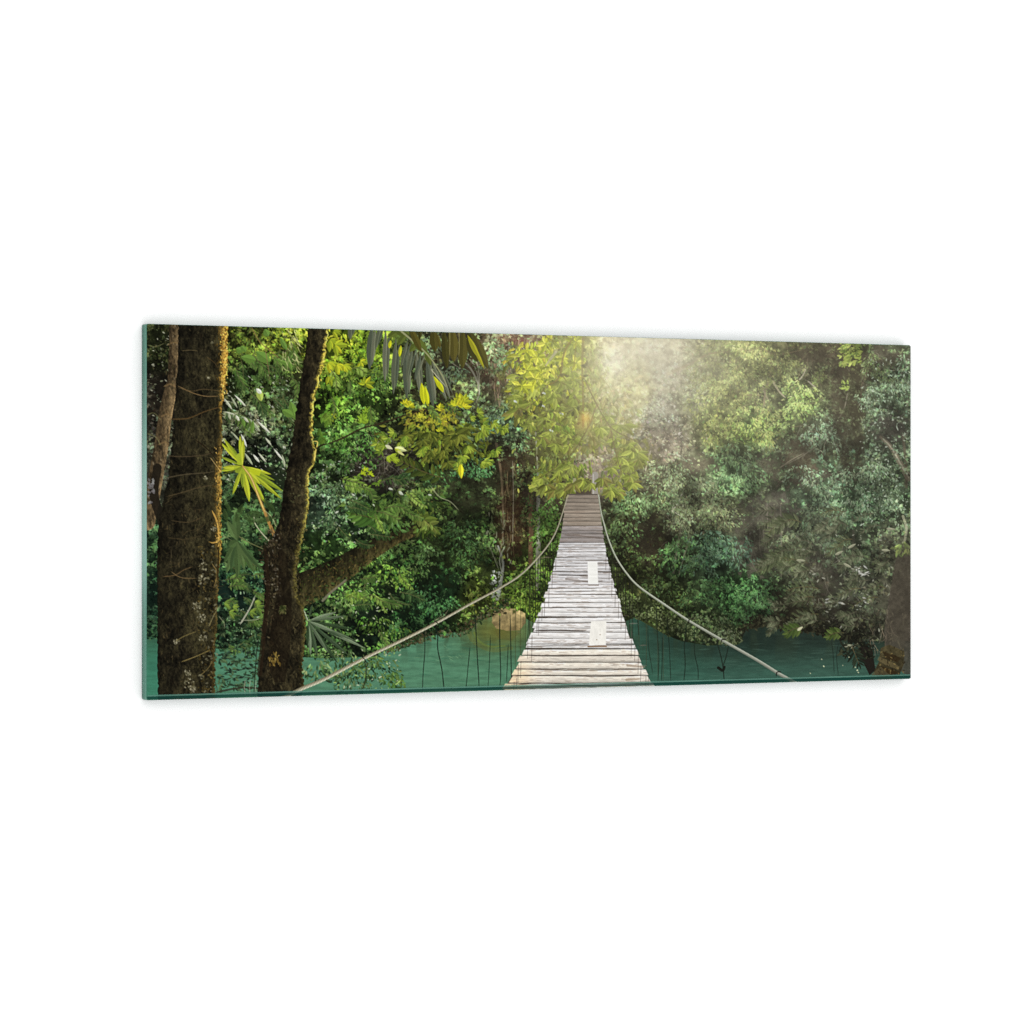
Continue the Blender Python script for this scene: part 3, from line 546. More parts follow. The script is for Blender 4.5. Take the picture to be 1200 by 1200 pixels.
for i, (x, y, x2, y2, w) in enumerate([(508,384,510,412,11),(520,384,524,432,9),(531,384,532,424,12),(543,386,542,432,12),(550,386,560,424,16),(512,390,516,408,5),(527,386,527,405,4),(492,380,492,398,5),(480,382,494,412,8),(556,392,572,432,10)]): leaflet(x, y, x2, y2, w, [(74,70,30),(62,60,26),(84,78,34)][i % 3])
for (x, y, x2, y2, w) in [(548,392,562,420,6),(552,398,568,432,4)]: leaflet(x, y, x2, y2, w, (158,156,36))
for x in (527, 538): stroke([(x, 386),(x+.5, 402),(x, 418)], 1, .6, (150,142,90), .8)

# ---- canopy branch over the bridge
CAN = [(138,150,62),(114,126,54),(160,170,74),(126,134,66)]; CANY = [(196,200,58),(172,182,56),(222,220,80),(146,156,52)]; CAND = [(110,112,54),(96,100,48),(124,118,62)]
hollow(640, 450, 44, 48, (112,116,60), .7); hollow(685, 450, 22, 56, (134,132,82), .5); hollow(650, 540, 26, 30, (100,104,56), .6); hollow(690,500,50,30,(122,122,62),.7); hollow(740, 535, 24, 22, (122,124,62), .7)
blob(640, 440, 44, 44, 420, [(96,102,48),(126,138,50),(160,170,58),(196,198,66)], 6, 10, 100, two=.12, droop=1.4)
blob(690, 440, 22, 50, 150, [(132,134,76),(156,162,84),(184,186,102)], 5, 8, 101, two=.1, droop=1.4)
blob(715, 480, 30, 34, 110, [(136,136,84),(162,164,94),(186,188,112)], 5, 9, 102, two=.1, droop=1.2, al=.85)
blob(652, 500, 24, 18, 90, [(98,110,54),(130,148,60),(166,180,72)], 6, 10, 103, two=.12, droop=1.4)
blob(660, 552, 32, 18, 120, [(88,96,52),(112,124,56),(138,150,66)], 6, 10, 104, two=.12, droop=1.4)
blob(645, 565, 22, 14, 70, [(88,98,48),(114,126,52),(140,152,62)], 6, 10, 105, two=.12, droop=1.4)
blob(738, 532, 20, 18, 70, [(110,112,66),(138,146,74),(166,172,86)], 5, 9, 106, two=.12, droop=1.2)
blob(722, 565, 24, 12, 60, [(102,104,62),(124,132,66),(148,156,76)], 6, 10, 107, two=.12, droop=1.4)
blob(690, 525, 30, 16, 60, [(108,104,72),(130,132,76),(150,152,84)], 5, 9, 108, two=.1, al=.8)
r = np.random.default_rng(55)
for i in range(110):
    x = r.uniform(600, 682); y = r.uniform(398, 490)
    if x < 612 and y < 440: continue
    if at(EDG, x, y) < .42: continue
    cols = CANY if (y < 450 and x < 645) else CAN
    if y > 465: cols = CAN+CAND
    spray(x, y, 5, r.uniform(8, 15), 5, PI/2-1.3+r.normal(0,.3), PI/2+1.1+r.normal(0,.3), cols, 200+i, jr=.45, two=.1)
for i, (x, y) in enumerate([(605,450),(602,465),(612,474),(622,486),(606,440),(618,496),(640,492),(648,502),(640,512),(652,520),(662,510),(670,516),(636,556),(630,566),(640,572),(655,566),(668,568),(680,566),(690,560),(650,548),(715,505),(728,498),(712,490),(724,516),(738,520),(746,528),(750,540),(730,535),(720,550),(735,555),(742,568),(716,570),(726,574),(700,560),(672,545),(690,470),(700,500),(736,546),(662,448),(672,420)]):
    for q_ in range(2): spray(x+r.normal(0, 3), y+r.normal(0, 2), 5, r.uniform(8, 14), 4.6, PI/2-1.3+r.normal(0,.3), PI/2+1.2, [np.array(c_)*.97+5 for c_ in (CAN if (i+q_) % 3 else CAND+CAN)], 300+i+50*q_, jr=.45, two=.1)
for i, (x, y) in enumerate([(622,424),(630,418),(618,434),(636,436),(628,444),(645,430),(612,452),(660,420),(676,425),(640,402),(676,400)]): spray(x, y, 7, 11, 5, -2.9, 2.9, CANY, 400+i, jr=.4)
for x, y in [(637,460),(604,470),(646,504),(636,475),(658,484)]: stamp_leaves([x, x+2], [y, y+1], [3.6, 3], [2.6, 2], [.4, 1.2], np.array([C(215,222,222), C(190,200,190)]), .85)
for p, w0, w1, c, a in [([(672,396),(664,408),(660,420),(658,436),(652,446),(640,452)], 2.4, 1.6, (118,104,52), .9),([(657,436),(664,446)], 1.6, 1, (110,98,50), .9),([(684,396),(683,430),(684,470),(684,500)], 3, 2, (112,98,58), .75),
    ([(676,400),(674,420),(673,432)], 1.2, .8, (110,92,40), .8),([(652,412),(646,420),(640,428)], 3.4, 2, (178,170,140), .7),([(702,438),(712,450),(718,460)], 1.4, 1, (140,124,70), .6),([(640,394),(650,400),(656,406)],1,.8,(100,90,40),.7)]:
    stroke(p, w0, w1, c, a)

hz = np.random.default_rng(61); k_ = 900; hx = hz.normal(665, 34, k_); hy = hz.uniform(396, 585, k_)
specks(420, 600, 396, 700, 585, [(176,186,84),(120,124,58),(96,96,52),(206,206,100)], 2.5, 6, .4, .75, 160, PI/2, .7, mask=lambda X, Y: at(EDG, X, Y) > .5)
specks(260, 606, 400, 700, 575, [(92,88,58),(110,104,74),(78,78,44)], 2.5, 6, .5, .7, 161, mask=lambda X, Y: at(EDG, X, Y) < .36)
specks(170, 604, 420, 700, 575, [(74,72,44),(88,86,54),(62,66,40)], 3, 7, .5, .8, 165, mask=lambda X, Y: (at(EDG, X, Y) < .42) & (X < 690))
for p, w0, w1 in [([(684,440),(698,470),(716,500),(736,512),(752,520)], 1.8, 1), ([(700,474),(690,500),(672,530),(655,545)], 1.4, .9), ([(716,500),(722,530),(730,556)], 1.2, .8), ([(640,452),(628,470),(614,480)], 1.4, .9), ([(655,545),(640,556),(630,562)], 1, .7)]:
    stroke(p, w0, w1, (98,86,58), .8)
# drooping fronds and stems of the left middle ground
fr = np.random.default_rng(808)
def frond(x, y, x2, y2, n, L, W, cols, bend, seed, al=.85): pinnate((x, y), (x2, y2), n, L, W, cols, bend, seed, al=al, rib=(92,96,60), droop=.35)
GM = [(92,122,58),(74,102,48),(116,146,72)]; GL_ = [(134,166,70),(108,142,58),(160,188,92)]; GD = [(58,82,44),(46,68,38),(74,98,56)]
for i in range(20):
    x = fr.uniform(268, 345); y = fr.uniform(392, 500); l = fr.uniform(22, 38); a = fr.normal(.9, .4)
    frond(x, y, x+math.cos(a)*l, y+math.sin(a)*l, 8, fr.uniform(6, 9), fr.uniform(1.6, 2.4), [GD, GM][i % 2] if y > 420 else GM, fr.normal(0, 4), i, .75)
for i in range(34):
    x = fr.uniform(380, 480); y = fr.uniform(560, 740); l = fr.uniform(16, 30); a = fr.normal(.35, .4)
    if abs(y-(692-(x-352)*.525)) < 22: continue
    frond(x, y, x+math.cos(a)*l, y+math.sin(a)*l, 7, fr.uniform(5, 8), fr.uniform(2, 2.8), [GD, GM, GL_][i % 3], fr.normal(0, 3), 50+i, .85)
for i in range(26):
    x = fr.uniform(262, 305); y = fr.uniform(640, 760); l = fr.uniform(12, 22); a = fr.normal(.3, .5)
    frond(x, y, x+math.cos(a)*l, y+math.sin(a)*l, 6, fr.uniform(4, 7), fr.uniform(1.6, 2.4), [GD, GM][i % 2], fr.normal(0, 3), 90+i, .8)
for i in range(26):
    x = fr.uniform(385, 560); y = fr.uniform(400, 480); l = fr.uniform(14, 26); a = fr.normal(1.2, .6)
    if x > 425 and y < 470: continue
    frond(x, y, x+math.cos(a)*l, y+math.sin(a)*l, 6, fr.uniform(5, 7), fr.uniform(1.8, 2.6), [GM, GL_][i % 2], fr.normal(0, 3), 130+i, .8)
# ---- between the trunks: fronds, the yellow fan leaf, shaded fan leaf
for i, (x, y, x2, y2, w) in enumerate([(262,466,272,480,2.6),(270,464,278,478,2.2),(274,462,288,476,2.4),(282,470,287,476,2),(267,483,270,492,3),(276,486,280,493,3),(285,488,291,495,3),(292,490,305,506,3.4),(300,492,317,508,2.6),(262,482,276,486,2),(270,505,282,518,2),(282,508,289,524,3),(310,512,318,522,2.4),(286,530,296,545,3),(296,532,304,542,3),(302,530,312,542,2.4),(330,532,334,548,3),(320,525,332,540,2.2)]):
    leaflet(x, y, x2, y2, w, [(196,200,178),(170,178,150),(222,224,206)][i % 3])
for (x, y, x2, y2, w) in [(302,454,306,470,8),(300,455,306,461,5)]: leaflet(x, y, x2, y2, w, (176,194,96) if w > 6 else (230,235,220))
for (x, y, x2, y2, w) in [(296,492,295,508,5),(284,490,286,500,4),(340,470,346,492,10),(330,480,344,488,9),(300,412,316,424,12),(282,418,300,422,10),(276,408,284,412,8),(282,405,288,412,7),(310,385,314,394,8),(322,420,344,430,5),(336,418,342,434,5),(328,395,336,410,6)]: leaflet(x, y, x2, y2, w, (104,138,62))
stroke([(294,382),(304,400),(318,412),(328,420)], 1.3, 1, (140,120,72), .8); stroke([(310,405),(314,430),(316,446)], 1, .7, (140,110,80), .7)
twigs(40, 330, 385, 350, 430, (210,210,150), 5, 14, 1, 1.1, .25, seed=30, al=.7)
YF = [(164,176,50),(184,192,56),(138,156,48)]
hub = (284,546)
for i, (x2, y2, w) in enumerate([(262,514,7),(258,518,6),(270,522,6),(281,510,8),(285,514,6),(258,535,5),(258,552,7),(260,548,6),(292,552,7),(272,580,7),(292,588,10),(284,572,7),(311,590,10),(318,556,6),(332,576,8),(330,585,7),(305,568,8),(322,563,6)]):
    leaflet(hub[0]+(x2-hub[0])*.05, hub[1]+(y2-hub[1])*.05, x2, y2, w*.66, YF[i % 3], two=.1)
fill([(276,534),(282,530),(284,546),(278,544)], (168,182,52), .9); fill([(274,548),(284,546),(296,552),(286,556),(276,554)], (156,172,50), .8); fill([(290,549),(306,552),(304,558),(296,556)], (188,198,40), .9)
stroke([(284,546),(294,560),(302,580),(310,600),(318,620),(321,627)], 2, 4, (170,130,72), .95); stroke([(284,546),(294,560),(302,580),(310,600)], 1, 1.4, (226,205,120), .9)
stroke([(284,546),(283,530),(281,512)], 1, .4, (210,215,80), .9); stroke([(284,546),(272,552),(259,556)], 1, .6, (120,125,30), .8)
stroke([(298,602),(298,612),(306,624),(318,637)], 1, 1.6, (190,190,160), .85); stroke([(310,598),(318,606),(324,618)], .8, 1.2, (180,185,140), .8)
stroke([(276,626),(288,634),(305,642),(312,645)], 1.4, 1, (110,112,74), .85); stroke([(262,628),(272,634)], .8, .6, (130,130,90), .7)
SF = [(74,96,56),(88,110,66),(64,86,52)]
hub = (278,634)
for i, (x2, y2, w) in enumerate([(276,600,10),(266,610,8),(264,645,6),(262,660,7),(265,672,7),(270,668,7),(278,678,8),(286,668,7),(296,664,7),(298,672,6),(290,655,9),(306,668,6),(268,640,9)]): leaflet(hub[0], hub[1], x2, y2, w, SF[i % 3], .92)
for (x, y, x2, y2, w) in [(290,600,306,604,10),(284,604,300,612,9),(300,612,322,606,8),(262,585,270,600,6),(262,595,266,612,7),(308,585,322,600,10),(284,590,276,612,9)]: leaflet(x, y, x2, y2, w*.8, (60,80,42), .7)
stroke([(299,698),(293,712),(286,724),(281,732)], 1.2, 2, (176,176,158), .9); stroke([(282,727),(295,727),(305,725)], 1, .8, (150,155,130), .8)
for (x, y) in [(262,708),(272,712),(298,706),(300,712),(268,718),(292,718)]: spray(x, y, 5, 9, 3, -.6, .8, [(126,150,62),(100,126,56)], int(x), al=.9)
stroke([(256,722),(262,730),(263,736)], 1.2, .8, (150,150,120), .7); stroke([(246,720),(256,712),(258,708)], .8, .8, (150,140,100), .6)
# teal water glimpses with leaf silhouettes
specks(210, 256, 762, 306, 812, [(34,48,36),(56,80,56),(28,40,32),(84,108,74)], 3.5, 7, .36, .9, 70, .1, .8)
specks(46, 256, 745, 306, 775, [(40,66,46),(80,110,76)], 3, 6, .4, .9, 71)
twigs(10, 256, 770, 306, 810, (36,40,34), 10, 26, 1, .1, .4, seed=31)
stroke([(252,812),(270,808),(290,806),(308,808)], 2.4, 2, (48,46,36), .8)
for x in (287, 293, 300): stroke([(x, 798),(x-1, 806),(x, 815)], .8, .6, (170,175,155), .7, sp=False)
stroke([(303,745),(300,770),(298,800),(297,815)], 1, .8, (28,30,22), .9)
blob(415, 700, 12, 6, 20, [(90,120,50),(140,170,70)], 4, 6, 120)
# fan leaf to the right of the second trunk
hub = (361,728); PF = [(92,108,84),(66,84,60),(122,138,112)]
for i, (x2, y2, w) in enumerate([(350,707,4),(366,708,4),(392,718,7),(405,722,6),(415,738,7),(428,760,7),(418,752,6),(408,768,7),(396,778,8),(385,766,7),(372,770,9),(364,768,7),(360,760,6),(402,748,6),(390,740,7)]): leaflet(hub[0], hub[1], x2, y2, w*.62, PF[i % 3] if i % 4 else (52,70,46), .95)
stroke([(350,706),(356,716),(361,728)], 1, 1.4, (176,186,160), .9)
blob(372, 790, 20, 12, 110, [(36,56,34),(82,112,66),(146,168,116)], 3, 6, 121)
# ---- left border: vine trunk, shaded
tube([(204,374),(205,400),(204,420),(203,445),(197,468),(192,495),(189,520),(184,548),(178,580),(172,612)], 13, 19, (128,108,78), (60,50,36), top=True)
specks(180, 172, 380, 208, 600, [(130,112,84),(72,56,38),(150,135,110)], 2, 5, .35, .6, 80, PI/2, .4, mask=lambda x, y: np.abs(x-(205-np.clip(y-445, 0, 200)*.2)) < 7)
for y in (403, 452, 487, 520): stroke([(196-(y-400)*.09, y+1),(204-(y-400)*.09, y-2),(212-(y-400)*.12, y+1)], 2.2, 1.6, (128,104,70), .6)
stroke([(184,548),(180,580),(190,612),(196,640)], 10, 12, (30,26,20), .9)
for pts in [[(172,486),(180,484),(188,492)],[(172,508),(182,512),(188,522)],[(172,404),(182,406),(192,402)]]: stroke(pts, 1.4, 1.2, (126,126,84), .5)
specks(20, 172, 560, 180, 590, [(140,140,140),(120,115,118)], 3, 6, .5, .8, 82)
# ---- the two big trunks
def trunk(L_, R_, lit, dark, rimc, rim, ay=1):
    Ls = np.array(L_, float); Rs = np.array(R_, float)
    ys = np.arange(CH)/S+Y0
    xl = np.interp(ys, Ls[:, 1], Ls[:, 0]); xr = np.interp(ys, Rs[:, 1], Rs[:, 0])
    jl = (noise(3, 901)[:, 40]-.5)*2.2; jr = (noise(2.2, 902)[:, 60]-.5)*3.0
    xl = (xl+jl)[:, None]; xr = (xr+jr)[:, None]
    u = (PX-xl)/(xr-xl)
    cov = np.clip((PX-xl)*S+.5, 0, 1)*np.clip((xr-PX)*S+.5, 0, 1)
    y = ys[:, None]
    tex = .42+.5*BG+.4*(BF-.5)+.2*(BM-.5)+.5*n2[..., 0]*n1[..., 0]+.12*n2[..., 0]
    cyl = .75+.5*np.sin(np.clip(u, 0, 1)*PI*.9+.2)
    t = np.clip(sm(.35, 1, u)*.75+.4*(BM-.35), 0, 1)[..., None]
    c = (C(*dark)*(1-t)+C(*lit)*t)*(tex*cyl)[..., None]
    rr = rim(y); wr = rr[0]; ra = rr[1]
    e = np.clip((xr-PX)/np.maximum(wr, .5), 0, 3)
    m = sm(1.15, .35, e+.9*(BG-.5)+.4*(n2[..., 0]-.5))*ra
    rc = C(*rimc)*(.1+1.0*BG+.75*n2[..., 0])[..., None]
    c = c*(1-m[..., None])+np.clip(rc, 0, 1)*m[..., None]
    img[:] += cov[..., None]*(np.clip(c, 0, 1)-img)
    return xl, xr
def rim1(y):
    k = np.interp(y, [380,440,465,480,500,540,600,640,660,700,830], [11,10,6,4,4,8,8,7,5,4,5]); a = np.interp(y, [380,450,475,500,525,560,600,645,665,720,830], [1,1,.85,.3,.45,.75,.7,.65,.3,.22,.25]); return k, a
trunk([(209,370),(208,420),(206,450),(203,500),(200,530),(197,560),(190,590),(186,610),(184,640),(184,700),(184,780),(185,830)],
      [(267,370),(266,420),(265,440),(262,465),(260,480),(260,500),(260,530),(259,560),(259,600),(259,640),(257,665),(255,700),(252,760),(251,830)],
      (58,54,35), (33,30,21), (206,162,74), rim1)
specks(420, 188, 385, 255, 815, [(70,66,40),(54,50,30),(28,22,14),(84,72,48)], 2, 7, .22, .6, 90, PI/2, .35)
specks(260, 232, 640, 254, 815, [(108,92,50),(128,124,100),(84,70,34),(60,56,36)], 1.6, 4.5, .5, .65, 91)
for x, y, rr in [(230,712,6),(236,724,5),(238,748,5),(220,788,4),(222,802,7),(226,809,4),(248,401,1.5),(244,442,1.5),(206,752,4),(238,664,5),(236,680,5),(240,560,2),(250,620,3)]:
    specks(int(rr*6), x-rr, y-rr, x+rr, y+rr, [(168,162,138),(120,116,92),(92,88,66)], 1.4, 3.6, .6, .75, int(x*y) % 999, mask=lambda X, Y: np.hypot(X-x, Y-y) < rr)
for p, w, c, a in [([(208,452),(225,460),(240,464),(258,464)], 1.3, (120,98,66), .9),([(208,454),(224,458),(238,456),(258,458)], 1, (96,80,54), .8),([(200,491),(220,490),(240,482),(260,476)], 1.6, (84,66,40), .9),([(212,411),(222,410),(232,411)], 1, (96,84,58), .8),
    ([(242,418),(250,424),(256,432)], .8, (84,66,40), .8),([(196,534),(215,535),(240,533),(252,528)], 1.2, (78,66,48), .8),([(194,560),(216,556),(240,554),(252,552)], 1.4, (90,80,60), .7),([(194,582),(210,578),(230,572),(250,568)], 1.2, (88,74,52), .7),
    ([(228,515),(238,522),(248,532),(257,545)], 1.6, (34,26,16), .8),([(246,536),(252,544),(258,552)], 1, (200,170,110), .7),([(190,676),(205,674),(215,668),(226,664)], 1.2, (104,84,56), .8),([(200,670),(212,677),(230,678)], 1.2, (112,92,62), .8),([(200,610),(220,612),(238,606)], 1, (84,70,48), .7),([(196,630),(216,632),(236,628)], 1, (78,66,44), .6),
    ([(205,752),(215,746),(230,740)], 1.2, (120,108,66), .8),([(212,776),(228,770),(246,762)], 1.2, (140,124,76), .8),([(234,792),(243,784),(249,774)], 1, (128,112,70), .8),([(248,660),(254,672),(250,690)], 1.2, (150,126,76), .7),([(244,735),(250,722),(256,712)], 1, (150,140,100), .7),
    ([(248,598),(254,612),(256,632),(250,636),(244,635)], 2, (206,164,84), .85),([(200,640),(200,655),(196,668)], 1, (84,74,56), .6),([(254,636),(256,650),(254,680)], 2, (30,22,12), .7)]:
    stroke(p, w, w*.7, c, a)
twigs(60, 190, 560, 252, 815, (86,72,46), 6, 20, .7, -.25, .4, seed=40, al=.5)
twigs(40, 190, 560, 252, 815, (20,15,9), 6, 22, .9, PI/2, .3, seed=41, al=.5)
specks(80, 258, 382, 267, 462, [(246,206,96),(255,226,130),(150,100,30)], 1.2, 3, .6, .8, 92)
specks(60, 251, 520, 259, 640, [(240,196,104),(196,150,70)], 1.2, 3.4, .4, .75, 93, PI/2, .5)
def rim2(y):
    return np.interp(y, [380,420,470,520,560,600,640,830], [4,4.5,5,4,4.5,5,6,3]), np.interp(y, [380,500,520,560,600,620,660,830], [.95,.95,.7,.8,.7,.5,.35,.15])
trunk([(363,370),(358,410),(353,440),(347,480),(342,520),(336,550),(332,575),(328,605),(322,625),(313,640),(308,665),(310,690),(309,715),(308,740),(306,765),(302,800),(301,830)],
      [(387,370),(384,395),(380,420),(374,445),(369,465),(367,490),(366,508),(369,525),(370,540),(363,552),(361,570),(362,590),(361,600),(356,625),(350,650),(347,680),(348,700),(356,712),(358,735),(357,760),(354,785),(356,800),(350,830)],
      (58,53,36), (33,29,20), (226,204,92), rim2)
specks(300, 308, 600, 356, 815, [(76,68,44),(54,44,28),(22,16,11),(96,88,60)], 2, 7, .25, .6, 94, PI/2, .4, mask=lambda x, y: x > 312)
specks(110, 310, 625, 330, 700, [(130,124,108),(84,74,60),(26,20,15)], 1.6, 4, .5, .7, 95)
specks(130, 304, 620, 330, 760, [(28,22,15),(60,48,32),(96,86,64)], 2, 5, .4, .8, 96)
fill([(326,640),(336,650),(342,700),(340,760),(334,800),(322,800),(314,780),(318,730),(326,690)], (26,20,13), .55)
specks(36, 315, 765, 328, 780, [(150,128,66),(110,88,40)], 2, 6, .4, .8, 97, PI/2, .4)
specks(90, 346, 600, 362, 700, [(120,108,70),(84,76,46),(60,52,30)], 2, 5, .4, .7, 98, mask=lambda x, y: x < 361-(y-600)*.12)
specks(50, 340, 555, 360, 590, [(86,86,58),(60,54,36)], 2, 4, .6, .6, 99)
specks(60, 327, 710, 335, 720, [(100,96,60),(52,62,30)], 2, 4, .5, .6, 101)
stroke([(366,517),(372,518),(370,528),(368,540)], 1.2, 1.8, (232,210,110), .85); stroke([(310,640),(314,690),(310,730),(304,790)], 4, 6, (40,30,20), .7)
specks(120, 366, 384, 388, 470, [(250,226,96),(226,206,60)], 1.4, 3.4, .5, .85, 102, mask=lambda x, y: np.abs(x-(387-(y-380)*.2)) < 2.6)
stroke([(370,526),(376,522),(382,520)], 2, 2, (40,34,22), .9)
# ---- rope bridge of the printed picture
stroke([(698,556),(698,580)], 7, 7, (152,146,140), .95, sp=False); stroke([(696,556),(696,580)], 1.5, 1.5, (185,180,176), .8, sp=False)
stroke([(674,562),(673,580)], 4, 4, (158,156,120), .9, sp=False)
fill([(677,566),(694,562),(694,582),(675,582)], (72,62,54), .9)
for i, (x, y) in enumerate([(640,568),(650,574),(662,572),(672,566),(684,562),(692,566),(706,560),(716,574)]): spray(x, y, 5, 13, 5, PI/2-1.1, PI/2+1.1, CAN+CAND, 700+i)
# thin hangers behind the deck
HG = [(640,660),(642,650)]
LR = smooth([(666,580),(660,600),(654,618),(646,634),(632,652),(610,674),(583,691),(553,707),(510,731),(470,751),(426,772),(380,796),(352,808),(328,820)], 10)
RR = smooth([(702,580),(705,600),(708,612),(713,630),(722,652),(735,672),(750,688),(780,709),(807,727),(848,751),(890,775),(914,790),(934,801),(950,812)], 10)
def on(rope, x): o = np.argsort(rope[:, 0]); return float(np.interp(x, rope[o, 0], rope[o, 1]))
EL = np.array([(579,665),(590,664),(600,662),(615,660),(633,657),(650,653),(670,648.5),(690,642.5),(710,636),(730,628.5),(750,620.5),(770,612),(794,599),(806,591),(820,583)], float)
ER = np.array([(579,702),(590,703),(600,704),(615,706),(633,708.5),(650,712),(670,716.5),(690,722),(710,728),(730,734.5),(750,741),(770,748.5),(794,760),(806,767),(820,775)], float)
xl = lambda y: float(np.interp(y, EL[:, 0], EL[:, 1])); xr = lambda y: float(np.interp(y, ER[:, 0], ER[:, 1]))
r = np.random.default_rng(12)
for x in [660,658,656,654,652,650,648,646,644,642,640,637,634,631,628,625,621]:
    y0 = on(LR, x); yd = float(np.interp(-x-2, -EL[:, 1], EL[:, 0])); stroke([(x, y0), (x+r.uniform(-1, 1), yd+6)], .9, .8, (40,40,30), .85, sp=False)
for x in [707,709,711,713,715,717,719,721,723,725,728,731,734,738,742]:
    y0 = on(RR, x); yd = float(np.interp(x, ER[:, 1], ER[:, 0])); stroke([(x, y0), (x+r.uniform(-1, 1), max(yd+4, y0+3))], .9, .8, (34,34,28), .85, sp=False)
for x, x2, y2 in [(740,739,760),(747,750,772),(757,758,790),(768,772,800),(776,778,803)]:
    stroke([(x, on(RR, x)), ((x+x2)/2+1, 740), (x2, y2)], .7, .7, (60,62,44), .6)
for x in (616, 604, 622, 610): stroke([(x, on(LR, x)), (x+.5, 720), (x+(620-x)*.02, min(785, 800))], .7, .7, (60,62,36), .65)
HD = (26,36,28)
for pts, w in [([(497,738),(498,760),(496,790),(495,815)],1),([(509,732),(513,745),(513,760),(518,785),(521,812)],1.3),([(551,758),(549,780),(546,810)],.9),([(556,706),(558,740),(560,775),(562,810)],1.2),([(575,745),(574,775),(572,808)],.8),([(586,718),(586,750),(587,790),(586,806)],1.2),
    ([(598,718),(599,760),(600,806)],1.1),([(596,755),(595,775),(594,800)],.8),([(782,724),(785,755),(787,800)],.8),([(806,730),(803,755),(804,780),(802,802)],1),([(815,735),(815,765),(819,785),(819,800)],.9),
    ([(840,750),(844,762),(848,780),(850,800)],1.3),([(855,757),(852,770),(848,782)],1.2),([(770,712),(771,740),(773,770),(772,800)],.9),([(777,745),(777,770),(776,800)],.9),([(760,735),(761,760),(766,790)],.7),([(748,724),(749,745)],.8),
    ([(620,724),(619,745),(617,760)],.8)]: stroke(pts, w, w*.9, HD, .9)
stroke([(843,783),(848,786),(850,782)], 3.4, 3, (22,26,20), .95)
# planks
fill([(xl(y)+1, y) for y in range(579, 822, 6)]+[(xr(y)-1, y) for y in range(819, 578, -6)], (84,76,70), .97)
GR = fbm(26, 700, 3, .05); GR2 = fbm(9, 720, 2, .10); GR3 = fbm(60, 740, 2, .12)
def plank(y0, y1, col, jl, jr, tilt, warm=0):
    pts = [(xl(y0)-jl, y0+tilt), (xr(y0)+jr, y0-tilt), (xr(y1)+jr, y1-tilt), (xl(y1)-jl, y1+tilt)]
    def f(ys, xs):
        g = (.93+.14*GR[ys, xs]+.14*(GR2[ys, xs]-.4))[..., None]
        v = np.clip((PY[ys, xs]-y0)/(y1-y0), 0, 1)[..., None]
        c = C(*col)*g*(1.07-.22*v**2)
        if warm: 
            m = (sm(640, 596, PX[ys, xs])*warm)[..., None]; c = c*(1-m)+C(238,205,165)*g*m*1.06+0
        d = (sm(.72, .9, GR2[ys, xs]*.6+GR[ys, xs]*.5)*.4)[..., None]
        return np.clip(c*(1-d)+C(110,94,84)*d, 0, 1)
    fill(pts, f)
y = 580.5
while y < 632:
    t = 4.0+(y-580)*.02+r.uniform(-1, 1)
    k = r.uniform(.86, 1.06); base = np.array((146,134,124)) if y < 612 else np.array((150,142,142))
    plank(y, y+t-.55, base*k, r.uniform(-.4, .8), r.uniform(-.4, .8), r.normal(0, .25)); y += t
stroke([(662,627),(690,629),(708,631)], 2, 2.4, (96,84,78), .5)
while y < 815:
    t = np.interp(y, [632,690,740,800], [2.9,4.4,6.0,8.2])*r.uniform(.78, 1.2)
    gap = np.interp(y, [632,700,800], [.45,.8,1.15])*r.choice([.35, .7, 1, 1.8], p=[.35, .3, .23, .12])
    k = r.uniform(.93, 1.04)
    base = np.array((214,212,218)) if y < 690 else (np.array((236,233,236)) if y < 760 else np.array((236,227,218)))
    j = np.interp(y, [632,800], [.6, 2.6])
    plank(y, y+t-gap, base*k, r.uniform(-j, j), r.uniform(-j, j), r.normal(0, .3), np.interp(y, [755,785], [0,.75])); y += t
# stains and heavy gaps
for p, w, c, a in [([(654,674),(680,674.5),(702,676)],1.4,(50,42,38),.8),([(664,679),(690,682),(706,681)],2.6,(110,98,92),.5),([(650,694),(685,693),(700,692)],.9,(60,52,48),.8),([(626,730),(660,730.5),(690,730)],1.3,(60,52,46),.8),
    ([(628,739),(660,739),(690,740)],2,(52,42,36),.85),([(618,758),(660,757),(744,757)],1,(60,50,44),.8),([(612,768),(660,769),(725,768)],1.6,(56,48,42),.85),([(601,792),(660,792),(700,793),(758,792)],1.4,(50,42,38),.85),
    ([(622,785),(680,786),(755,785)],1.2,(80,68,60),.7),([(736,780),(756,782)],3,(150,130,112),.6),([(600,803),(640,801),(690,804),(764,803)],1.2,(76,62,52),.8),([(735,797),(750,796)],3,(160,140,118),.6),([(664,652),(700,652.5)],.7,(96,88,86),.8),([(660,640),(706,640.5)],.6,(110,104,104),.8)]:
    stroke(p, w, w*.6, c, a)
# hanger knots and their shadows lying on the deck
for x, a_, b_ in [(652,655,668),(648,668,690),(644,690,712),(639,700,722),(636,712,728),(632,722,745),(630,728,742),(624,745,775),(619,750,772),(611,775,795),(608,780,800),(606,795,808),(603,800,808),(711,650,668),(715,664,680),(718,680,700),(722,690,712),(726,705,725),(729,718,738),(734,728,750),(741,740,770),(745,755,775),(749,765,790),(752,780,800),(758,792,806),(761,790,806)]:
    stroke([(x, a_), (x-.6, b_)], .6, .5, (84,76,72), .7, sp=False)
specks(60, 600, 650, 760, 806, [(150,138,130),(120,104,96)], 3, 12, .12, .5, 110, 0, .03)
